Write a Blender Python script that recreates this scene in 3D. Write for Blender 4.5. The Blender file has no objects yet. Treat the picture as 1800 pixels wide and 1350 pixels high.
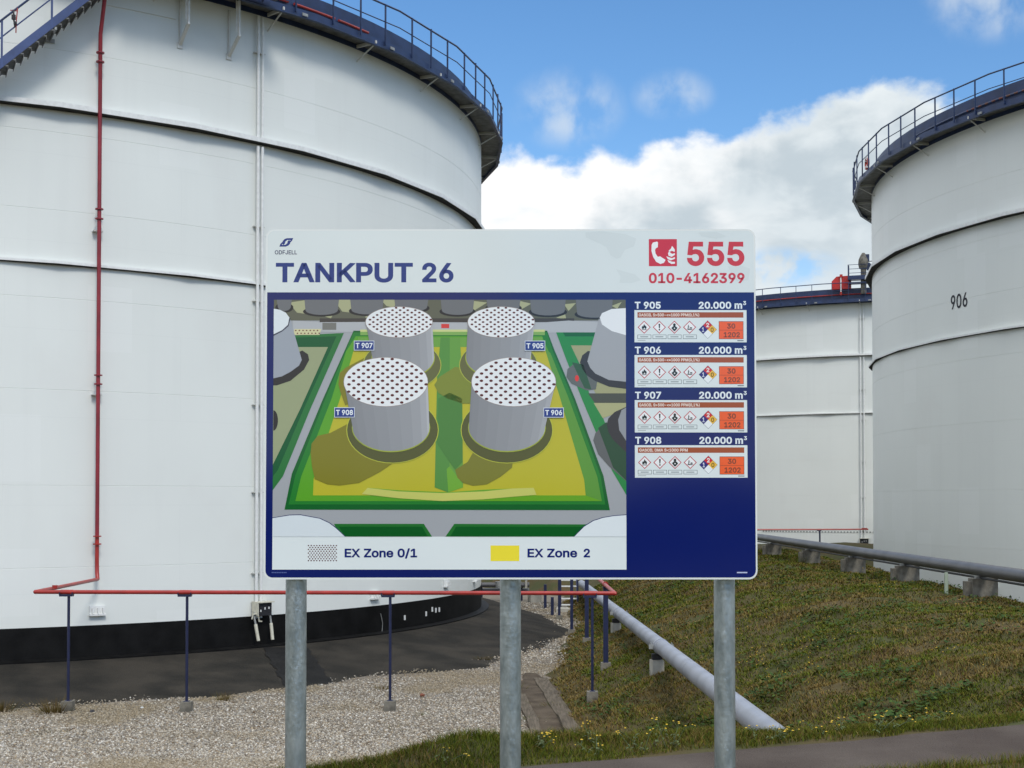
import bpy, bmesh, math, random
import numpy as np
from mathutils import Vector, Matrix
from mathutils.geometry import tessellate_polygon
random.seed(7); RNG = np.random.default_rng(11)
R_ = math.radians
scene = bpy.context.scene
COL = scene.collection
E = 4.6                      # eye height above the gravel floor of the tank pit

# ------------------------------------------------------------------ camera
PITCH = R_(1.2)
cam_d = bpy.data.cameras.new('camera'); cam = bpy.data.objects.new('camera', cam_d); COL.objects.link(cam)
cam_d.sensor_width = 36; cam_d.lens = 48; cam_d.shift_y = 0.0866
cam_d.clip_start = 0.1; cam_d.clip_end = 12000
cam.location = (0, 0, E); cam.rotation_euler = (R_(90) + PITCH, 0, 0)
scene.camera = cam

# ------------------------------------------------------------------ light
SUN_EL, SUN_AZ = R_(45), R_(158)          # azimuth clockwise from +Y (view direction): right, behind the camera
sun_d = bpy.data.lights.new('sun', 'SUN'); sun_d.energy = 1.35; sun_d.angle = R_(13); sun_d.color = (1, .955, .89)
sun = bpy.data.objects.new('sun', sun_d); COL.objects.link(sun)
sd = Vector((math.sin(SUN_AZ) * math.cos(SUN_EL), math.cos(SUN_AZ) * math.cos(SUN_EL), math.sin(SUN_EL)))
sun.rotation_euler = sd.to_track_quat('Z', 'Y').to_euler(); sun.location = (30, -30, 60)

world = bpy.data.worlds.new('World'); scene.world = world; world.use_nodes = True
def build_world():
    nt = world.node_tree; N = nt.nodes; L = nt.links; N.clear()
    def nd(t, **k):
        n = N.new(t)
        for a, b in k.items(): setattr(n, a, b)
        return n
    def lk(a, b): L.new(a, b)
    def M(op, a, b=None, c=None, clamp=False):
        n = nd('ShaderNodeMath', operation=op); n.use_clamp = clamp
        for i, v in enumerate((a, b, c)):
            if v is None: continue
            if isinstance(v, (int, float)): n.inputs[i].default_value = v
            else: lk(v, n.inputs[i])
        return n.outputs[0]
    def SS(v, a, b):
        n = nd('ShaderNodeMapRange', interpolation_type='SMOOTHSTEP'); lk(v, n.inputs[0])
        n.inputs[1].default_value = a; n.inputs[2].default_value = b; return n.outputs[0]
    def MIX(f, a, b):
        n = nd('ShaderNodeMix', data_type='RGBA')
        if isinstance(f, (int, float)): n.inputs[0].default_value = f
        else: lk(f, n.inputs[0])
        for i, v in ((6, a), (7, b)):
            if isinstance(v, tuple): n.inputs[i].default_value = v + (1,)
            else: lk(v, n.inputs[i])
        return n.outputs[2]
    tc = nd('ShaderNodeTexCoord'); sp = nd('ShaderNodeSeparateXYZ'); lk(tc.outputs['Generated'], sp.inputs[0])
    az = M('ARCTAN2', sp.outputs[0], sp.outputs[1]); el = M('ARCSINE', sp.outputs[2])
    def noise(sx, sy, off, detail=6, rough=.55, dist=0.):
        c = nd('ShaderNodeCombineXYZ'); lk(M('MULTIPLY', az, sx), c.inputs[0]); lk(M('MULTIPLY', el, sy), c.inputs[1]); c.inputs[2].default_value = off
        n = nd('ShaderNodeTexNoise'); lk(c.outputs[0], n.inputs['Vector']); n.inputs['Scale'].default_value = 1
        n.inputs['Detail'].default_value = detail; n.inputs['Roughness'].default_value = rough; n.inputs['Distortion'].default_value = dist
        return n.outputs[0]
    u = M('MULTIPLY_ADD', az, 1 / 1.2, .5, clamp=True)
    def ramp(pts, lo, hi):
        r = nd('ShaderNodeValToRGB'); cr = r.color_ramp; cr.interpolation = 'EASE'
        pts = [((math.atan((x - 900) / 2400)) / 1.2 + .5, ((881 - y) / 2400 - lo) / (hi - lo)) for x, y in pts]
        cr.elements[0].position = pts[0][0]; cr.elements[0].color = (pts[0][1],) * 3 + (1,)
        cr.elements[1].position = pts[-1][0]; cr.elements[1].color = (pts[-1][1],) * 3 + (1,)
        for p, v in pts[1:-1]:
            e = cr.elements.new(p); e.color = (v, v, v, 1)
        lk(u, r.inputs[0]); return M('MULTIPLY_ADD', r.outputs[0], hi - lo, lo)
    sky = nd('ShaderNodeTexSky', sky_type='NISHITA'); sky.sun_disc = False
    sky.sun_elevation = SUN_EL; sky.sun_rotation = SUN_AZ; sky.air_density = 1.0; sky.dust_density = 0.25; sky.ozone_density = 3.5
    hs = nd('ShaderNodeHueSaturation'); lk(sky.outputs[0], hs.inputs['Color']); hs.inputs['Saturation'].default_value = SKY_SAT; hs.inputs['Value'].default_value = SKY_VAL
    skyc = hs.outputs[0]
    S = CLOUD
    W = (1.0 * S, 1.0 * S, 1.0 * S); G = (.53 * S, .61 * S, .665 * S); G2 = (.69 * S, .76 * S, .80 * S)
    top = ramp([(760, 268), (850, 262), (900, 262), (960, 272), (1010, 276), (1060, 254), (1110, 256), (1150, 233), (1210, 226), (1280, 233), (1310, 206), (1360, 196),
                (1420, 186), (1450, 172), (1500, 152), (1545, 134), (1590, 156), (1650, 152), (1720, 176), (1900, 215)], 0, .4)
    n1 = noise(26, 34, 3.1, 7, .50, .15); n2 = noise(70, 85, 9.7, 6, .58); n3 = noise(9, 16, 21.3, 6, .5)
    e1 = M('ADD', M('MULTIPLY_ADD', n1, .046, -.023), M('MULTIPLY_ADD', n2, .016, -.008))
    h = M('SUBTRACT', M('ADD', top, e1), M('ADD', el, M('MULTIPLY_ADD', az, .05, .006)))
    bank = SS(h, -.005, .012)
    top2 = ramp([(960, 470), (1020, 380), (1070, 340), (1110, 312), (1150, 292), (1200, 280), (1250, 285), (1290, 262), (1312, 226), (1360, 214), (1420, 202), (1480, 190), (1540, 196), (1620, 200), (1900, 260)], 0, .4)
    h2 = M('SUBTRACT', M('ADD', top2, M('ADD', M('MULTIPLY_ADD', n1, .07, -.035), M('MULTIPLY_ADD', n2, .012, -.006))), M('ADD', el, .012))
    grey = M('MULTIPLY', SS(h2, -.012, .03), M('MAXIMUM', SS(n3, .15, .42), SS(az, .16, .24)))
    gcol = MIX(SS(noise(18, 34, 40.0, 6, .5, .3), .42, .66), G, G2)
    low = SS(el, .20, .145)
    gcol = MIX(M('MULTIPLY', low, .75), gcol, (.76 * S, .83 * S, .87 * S))
    white = MIX(SS(noise(14, 26, 55.5, 6, .5, .2), .5, .72), W, (.82 * S, .87 * S, .9 * S))
    white = MIX(SS(az, .10, .24), white, (.80 * S, .855 * S, .88 * S)); ccol = MIX(grey, white, gcol)
    # gap of blue low in the bank, thin veils above it
    def blob(x, y, rx, ry):
        a0 = math.atan((x - 900) / 2400); e0 = (881 - y) / 2400
        dx = M('MULTIPLY', M('SUBTRACT', az, a0), 2400 / rx); dy = M('MULTIPLY', M('SUBTRACT', el, e0), 2400 / ry)
        d = M('SQRT', M('ADD', M('MULTIPLY', dx, dx), M('MULTIPLY', dy, dy)))
        return SS(d, 1.0, .35)
    gap = M('MULTIPLY', blob(1375, 482, 120, 44), SS(n1, .40, .56))
    bank = M('MULTIPLY', bank, M('SUBTRACT', 1, M('MULTIPLY', gap, .8)))
    v1 = noise(30, 21, 70.2, 7, .52, .2)
    veil = M('MAXIMUM', blob(1000, 205, 115, 80), M('MAXIMUM', M('MULTIPLY', blob(1185, 188, 85, 50), .9), blob(1765, 70, 150, 85)))
    veil = M('MULTIPLY', veil, M('MULTIPLY', SS(v1, .38, .70), .58))
    hi = M('MULTIPLY', SS(noise(3.2, 5.0, 90.1, 7, .6, .4), .30, .55), SS(el, .40, .62))     # broken cloud overhead
    hi = M('MULTIPLY', hi, .92)
    c1 = MIX(veil, skyc, (.74 * S, .80 * S, .84 * S))
    c2 = MIX(hi, c1, (1.75 * S, 1.8 * S, 1.85 * S))
    c3 = MIX(bank, c2, ccol)
    bg = nd('ShaderNodeBackground'); lk(c3, bg.inputs[0]); bg.inputs[1].default_value = .13
    out = nd('ShaderNodeOutputWorld'); lk(bg.outputs[0], out.inputs[0])
SKY_SAT, SKY_VAL, CLOUD = 1.18, .98, 6.5
build_world()
vs = scene.view_settings
scene.display_settings.display_device = 'sRGB'
vs.view_transform = 'Standard'; vs.look = 'None'; vs.gamma = 1; vs.use_curve_mapping = False; vs.exposure = 0.32

# ------------------------------------------------------------------ helpers
F_, YH = 2400.0, 881.17
cP, sP = math.cos(PITCH), math.sin(PITCH); YP = YH - F_ * math.tan(PITCH)
def P(x, y, Y):
    """real point at depth Y that stands at photo position x, y (measured from the photograph)"""
    v = (YP - y) / F_; z = Y * (v * cP + sP) / (cP - v * sP)
    return Vector(((x - 900) / F_ * (Y * cP + z * sP), Y, z + E))
def tag(o, label=None, cat=None, group=None, kind=None):
    for k, v in (('label', label), ('category', cat), ('group', group), ('kind', kind)):
        if v: o[k] = v
    return o
def empty(name, loc, label=None, cat=None, group=None, rz=0):
    o = bpy.data.objects.new(name, None); COL.objects.link(o); o.location = loc; o.rotation_euler = (0, 0, rz)
    o.empty_display_size = .2
    return tag(o, label, cat, group)
def link(name, me, parent=None, loc=None, rz=None, mat=None):
    o = bpy.data.objects.new(name, me); COL.objects.link(o)
    if parent: o.parent = parent
    if loc is not None: o.location = loc
    if rz is not None: o.rotation_euler = (0, 0, rz)
    return o
def copy_tree(o, parent=None):
    c = o.copy(); COL.objects.link(c); c.parent = parent
    for ch in list(o.children): copy_tree(ch, c)
    return c
class MB:
    def __init__(s): s.v = []; s.f = []; s.c = []
    def add(s, vs_, fs, col=None):
        b = len(s.v); s.v += [tuple(p) for p in vs_]; s.f += [tuple(i + b for i in f) for f in fs]
        s.c += [col] * len(fs); return s
    def box(s, c, d, rz=0, M=None):
        x, y, z = (q / 2 for q in d)
        p = [Vector(t) for t in ((-x,-y,-z),(x,-y,-z),(x,y,-z),(-x,y,-z),(-x,-y,z),(x,-y,z),(x,y,z),(-x,y,z))]
        m = M or Matrix.Rotation(rz, 3, 'Z')
        return s.add([m @ q + Vector(c) for q in p], [(0,3,2,1),(4,5,6,7),(0,1,5,4),(1,2,6,5),(2,3,7,6),(3,0,4,7)])
    def bar(s, a, b, w, h, up=(0, 0, 1)):
        a, b = Vector(a), Vector(b); d = b - a; L = d.length; d.normalize(); up = Vector(up)
        if abs(d.dot(up)) > .98: up = Vector((1, 0, 0))
        sx = d.cross(up).normalized(); u = sx.cross(d)
        return s.box((a + b) / 2, (L, w, h), M=Matrix((d, sx, u)).transposed())
    def tube(s, pts, r, n=10, cap=True, closed=False):
        pts = [Vector(p) for p in pts]; m = len(pts); rings = []; ref = None
        for i, p in enumerate(pts):
            if closed: d = pts[(i + 1) % m] - pts[i - 1]
            else: d = (pts[min(i + 1, m - 1)] - pts[max(i - 1, 0)])
            d.normalize()
            if ref is None: ref = Vector((0, 0, 1)) if abs(d.z) < .9 else Vector((1, 0, 0))
            sx = d.cross(ref).normalized(); u = sx.cross(d); ref = u
            k = 1.0
            if 0 < i < m - 1 or closed:
                a = (pts[i] - pts[i - 1]).normalized(); b = (pts[(i + 1) % m] - pts[i]).normalized()
                k = 1 / max(.5, math.sqrt(max(.1, (1 + a.dot(b)) / 2)))
            rings.append([p + (sx * math.cos(t) + u * math.sin(t)) * r * (k if m > 2 else 1) for t in (2 * math.pi * j / n for j in range(n))])
        vs_ = [q for g in rings for q in g]; fs = []
        for i in range(m if closed else m - 1):
            a, b = i * n, ((i + 1) % m) * n
            for j in range(n): fs.append((a + j, a + (j + 1) % n, b + (j + 1) % n, b + j))
        if cap and not closed: fs += [tuple(range(n))[::-1], tuple(range((m - 1) * n, m * n))]
        return s.add(vs_, fs)
    def lathe(s, prof, n=24, a0=0, a1=2 * math.pi, close=False, c=(0, 0, 0)):
        full = abs(a1 - a0 - 2 * math.pi) < 1e-6; m = n if full else n + 1; k = len(prof); vs_ = []; fs = []
        for i in range(m):
            t = a0 + (a1 - a0) * i / n
            vs_ += [(c[0] + r * math.cos(t), c[1] + r * math.sin(t), c[2] + z) for r, z in prof]
        for i in range(n):
            a, b = i * k, ((i + 1) % m) * k
            for j in range(k if close else k - 1):
                j2 = (j + 1) % k; fs.append((a + j, b + j, b + j2, a + j2))
        if not full and close: fs += [tuple(range(k)), tuple(range((m - 1) * k, m * k))[::-1]]
        return s.add(vs_, fs)
    def rect_ring(s, r0, r1, z0, z1, n=36, a0=0, a1=2 * math.pi): return s.lathe([(r0, z0), (r1, z0), (r1, z1), (r0, z1)], n, a0, a1, True)
    def mesh(s, name, mat, smooth=40):
        me = bpy.data.meshes.new(name); me.from_pydata(s.v, [], s.f)
        if mat: me.materials.append(mat)
        if any(c is not None for c in s.c):
            at = me.color_attributes.new('Col', 'FLOAT_COLOR', 'CORNER'); data = []
            for f, c in zip(s.f, s.c): data += list((c or (.8, .8, .8)) + (1,)) * len(f)
            at.data.foreach_set('color', data)
        me.update()
        if smooth:
            me.shade_smooth(); me.set_sharp_from_angle(angle=R_(smooth))
        return me
    def build(s, name, mat, parent=None, loc=None, rz=None, smooth=40): return link(name, s.mesh(name, mat, smooth), parent, loc, rz)

# ------------------------------------------------------------------ materials
def mat(name, col, rough=.5, metal=0., var=.06, scale=3., bump=0., bscale=60., spec=.5, col2=None, coord='Object', stretch=(1, 1, 1), attr=None, detail=6, var_lo=.35, var_hi=.65):
    m = bpy.data.materials.new(name); m.use_nodes = True; nt = m.node_tree; N = nt.nodes; L = nt.links
    b = N['Principled BSDF']; b.inputs['Roughness'].default_value = rough; b.inputs['Metallic'].default_value = metal
    b.inputs['Specular IOR Level'].default_value = spec
    tc = N.new('ShaderNodeTexCoord'); mp = N.new('ShaderNodeMapping'); mp.inputs['Scale'].default_value = stretch
    L.new(tc.outputs[coord], mp.inputs[0])
    if attr:
        a = N.new('ShaderNodeAttribute'); a.attribute_name = attr; base = a.outputs['Color']
    else: base = None
    no = N.new('ShaderNodeTexNoise'); no.inputs['Scale'].default_value = scale; no.inputs['Detail'].default_value = detail; L.new(mp.outputs[0], no.inputs['Vector'])
    mr = N.new('ShaderNodeMapRange'); mr.inputs[1].default_value = var_lo; mr.inputs[2].default_value = var_hi; L.new(no.outputs[0], mr.inputs[0])
    mx = N.new('ShaderNodeMix'); mx.data_type = 'RGBA'; L.new(mr.outputs[0], mx.inputs[0])
    if base:
        mx.blend_type = 'MULTIPLY'; L.new(base, mx.inputs[6]); mx.inputs[7].default_value = (1 - var,) * 3 + (1,)
    else:
        c2 = col2 or tuple(max(0, c * (1 - var * 2)) for c in col)
        mx.inputs[6].default_value = tuple(col) + (1,); mx.inputs[7].default_value = tuple(c2) + (1,)
    L.new(mx.outputs[2], b.inputs['Base Color'])
    if bump:
        n2 = N.new('ShaderNodeTexNoise'); n2.inputs['Scale'].default_value = bscale; n2.inputs['Detail'].default_value = 4; L.new(mp.outputs[0], n2.inputs['Vector'])
        bp = N.new('ShaderNodeBump'); bp.inputs['Strength'].default_value = bump; bp.inputs['Distance'].default_value = .02
        L.new(n2.outputs[0], bp.inputs['Height']); L.new(bp.outputs[0], b.inputs['Normal'])
    return m
def tank_paint():
    m = mat('tank_white_paint', (.715, .738, .700), .42, 0, .02, .25, .05, 8)
    nt = m.node_tree; N = nt.nodes; L = nt.links; b = N['Principled BSDF']; tc = N.new('ShaderNodeTexCoord')
    src = b.inputs['Base Color'].links[0].from_socket
    sp = N.new('ShaderNodeSeparateXYZ'); L.new(tc.outputs['Object'], sp.inputs[0])
    at = N.new('ShaderNodeMath'); at.operation = 'ARCTAN2'; L.new(sp.outputs[1], at.inputs[0]); L.new(sp.outputs[0], at.inputs[1])
    cb = N.new('ShaderNodeCombineXYZ')
    s1 = N.new('ShaderNodeMath'); s1.operation = 'MULTIPLY'; s1.inputs[1].default_value = 20; L.new(at.outputs[0], s1.inputs[0]); L.new(s1.outputs[0], cb.inputs[0])
    L.new(sp.outputs[2], cb.inputs[1])
    def streak(sx, sy, lo, hi, col, amt, prev):
        mp = N.new('ShaderNodeMapping'); mp.inputs['Scale'].default_value = (sx, sy, 1); L.new(cb.outputs[0], mp.inputs[0])
        no = N.new('ShaderNodeTexNoise'); no.inputs['Scale'].default_value = 1; no.inputs['Detail'].default_value = 5; L.new(mp.outputs[0], no.inputs['Vector'])
        mr = N.new('ShaderNodeMapRange'); mr.inputs[1].default_value = lo; mr.inputs[2].default_value = hi; mr.inputs[4].default_value = amt; L.new(no.outputs[0], mr.inputs[0])
        mx = N.new('ShaderNodeMix'); mx.data_type = 'RGBA'; L.new(mr.outputs[0], mx.inputs[0]); L.new(prev, mx.inputs[6]); mx.inputs[7].default_value = col + (1,)
        return mx.outputs[2]
    c = streak(2.6, .10, .52, .85, (.55, .56, .54), .16, src)          # rain streaks
    c = streak(.5, .45, .58, .75, (.66, .665, .63), .35, c)            # grime clouds
    # touched-up rectangles of fresher paint
    br = N.new('ShaderNodeTexBrick'); br.inputs['Scale'].default_value = 1; br.inputs['Brick Width'].default_value = 1.15; br.inputs['Row Height'].default_value = 1.7
    br.inputs['Mortar Size'].default_value = 0; br.inputs['Color1'].default_value = (0, 0, 0, 1); br.inputs['Color2'].default_value = (1, 1, 1, 1); br.offset = .37; L.new(cb.outputs[0], br.inputs['Vector'])
    th = N.new('ShaderNodeMath'); th.operation = 'GREATER_THAN'; th.inputs[1].default_value = .86; L.new(br.outputs[0], th.inputs[0])
    am = N.new('ShaderNodeMath'); am.operation = 'MULTIPLY'; am.inputs[1].default_value = .4; L.new(th.outputs[0], am.inputs[0])
    mx = N.new('ShaderNodeMix'); mx.data_type = 'RGBA'; L.new(am.outputs[0], mx.inputs[0]); L.new(c, mx.inputs[6]); mx.inputs[7].default_value = (.745, .765, .735, 1)
    # vertical plate welds: thin, faint
    b2 = N.new('ShaderNodeTexBrick'); b2.inputs['Scale'].default_value = 1; b2.inputs['Brick Width'].default_value = 9.1; b2.inputs['Row Height'].default_value = 2.25
    b2.inputs['Mortar Size'].default_value = .012; b2.inputs['Color1'].default_value = (0, 0, 0, 1); b2.inputs['Color2'].default_value = (0, 0, 0, 1); b2.inputs['Mortar'].default_value = (1, 1, 1, 1); L.new(cb.outputs[0], b2.inputs['Vector'])
    wm = N.new('ShaderNodeMath'); wm.operation = 'MULTIPLY'; wm.inputs[1].default_value = .06; L.new(b2.outputs[0], wm.inputs[0])
    m2 = N.new('ShaderNodeMix'); m2.data_type = 'RGBA'; L.new(wm.outputs[0], m2.inputs[0]); L.new(mx.outputs[2], m2.inputs[6]); m2.inputs[7].default_value = (.45, .46, .45, 1)
    L.new(m2.outputs[2], b.inputs['Base Color'])
    return m
MT = dict(
    white=tank_paint(),
    fixture=mat('white_fixture_paint', (.74, .75, .73), .45, var=.06, scale=9),
    girder=mat('girder_grey_white', (.62, .62, .585), .5, var=.10, scale=1.6),
    blue=mat('dark_blue_paint', (.018, .037, .105), .42, var=.18, scale=2.5),
    stair_blue=mat('stair_blue_paint', (.042, .070, .190), .40, var=.14, scale=3),
    navy=mat('navy_post_paint', (.012, .017, .058), .4, var=.12, scale=6),
    black=mat('black_bitumen', (.0055, .0055, .0055), .7, var=.4, spec=.18, scale=2, bump=.2, bscale=20),
    soffit_shade=mat('shaded_soffit_dark', (.035, .033, .030), .8, var=.3, scale=3, spec=.2),  # dark tone carries the shade under the wind girders
    under=mat('galvanised_deck_underside', (.17, .17, .165), .6, .2, var=.25, scale=4),
    steel=mat('grey_steel', (.32, .33, .32), .5, .3, var=.15, scale=8),
    red=mat('red_pipe_paint', (.37, .026, .019), .38, var=.14, scale=3),
    crimson=mat('crimson_riser_paint', (.27, .020, .032), .45, var=.14, scale=2.5),
    rustred=mat('rust_red_pipe', (.18, .035, .02), .6, var=.3, scale=5, col2=(.10, .05, .035)),
    concrete=mat('weathered_concrete', (.20, .185, .15), .9, var=.25, scale=5, bump=.5, bscale=40),
    slab=mat('pale_concrete', (.46, .44, .38), .9, var=.15, scale=3, bump=.4, bscale=40),
    alu=mat('aluminium_cladding', (.37, .39, .44), .46, .5, var=.12, scale=1.4),
    greypipe=mat('grey_pipe_paint', (.105, .105, .11), .45, .2, var=.15, scale=1.5),
    galv=mat('galvanised_post', (.50, .555, .565), .36, .75, var=.20, scale=26, bump=.16, bscale=110, stretch=(1, 1, .35), col2=(.27, .315, .325), detail=9, var_lo=.30, var_hi=.70),
    dark=mat('dark_plastic', (.02, .02, .024), .5, var=.2, scale=20),
    cream=mat('cream_conduit', (.60, .58, .47), .5, var=.1, scale=8),
    asphalt=mat('pad_asphalt', (.022, .0205, .0175), .95, var=.28, scale=.8, bump=1.0, bscale=30, col2=(.042, .037, .030), spec=.12, detail=9, var_lo=.38, var_hi=.62),
    road=mat('road_asphalt', (.114, .094, .080), .95, var=.2, scale=1.2, bump=.9, bscale=90, col2=(.075, .059, .050), spec=.12),
    soil=mat('bare_soil', (.085, .060, .026), .95, var=.3, scale=1.1, bump=.8, bscale=25, col2=(.058, .062, .022), spec=.2),
    mud=mat('muddy_earth', (.052, .038, .025), .95, var=.35, scale=2.2, bump=.9, bscale=18, col2=(.095, .073, .050), spec=.25),
    board=mat('weathered_board', (.165, .138, .105), .95, var=.2, scale=3, bump=.8, bscale=40, stretch=(6, .6, 1), col2=(.095, .078, .058), spec=.15),
    gravelbase=mat('gravel_base', (.235, .205, .165), .95, var=.4, scale=22, bump=1.0, bscale=35, col2=(.17, .145, .115), spec=.2),
    stone=mat('gravel_stone', (1, 1, 1), .85, var=.25, scale=30, attr='Col', spec=.3),
    blade=mat('grass_blade', (1, 1, 1), .85, var=.2, scale=8, attr='Col', spec=.10),
    petal=mat('yellow_petal', (.72, .47, .02), .6, var=.15, scale=30),
    stem=mat('plant_stem', (.07, .10, .025), .7, var=.2, scale=20),
    print_=mat('printed_panel', (1, 1, 1), .10, var=.05, scale=1.2, attr='Col', spec=.5),
    signwhite=mat('sign_edge_white', (.735, .765, .735), .3, var=.03, scale=2),
    red_box=mat('red_cabinet_paint', (.50, .022, .018), .45, var=.1, scale=3),
    letter=mat('black_lettering', (.012, .012, .02), .5, var=.1),
    water=mat('far_grass', (.065, .075, .025), .95, var=.4, scale=.05, col2=(.10, .09, .035), spec=.2),
    orange=mat('lifebuoy_orange', (.42, .05, .03), .5, var=.1),
)

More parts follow.
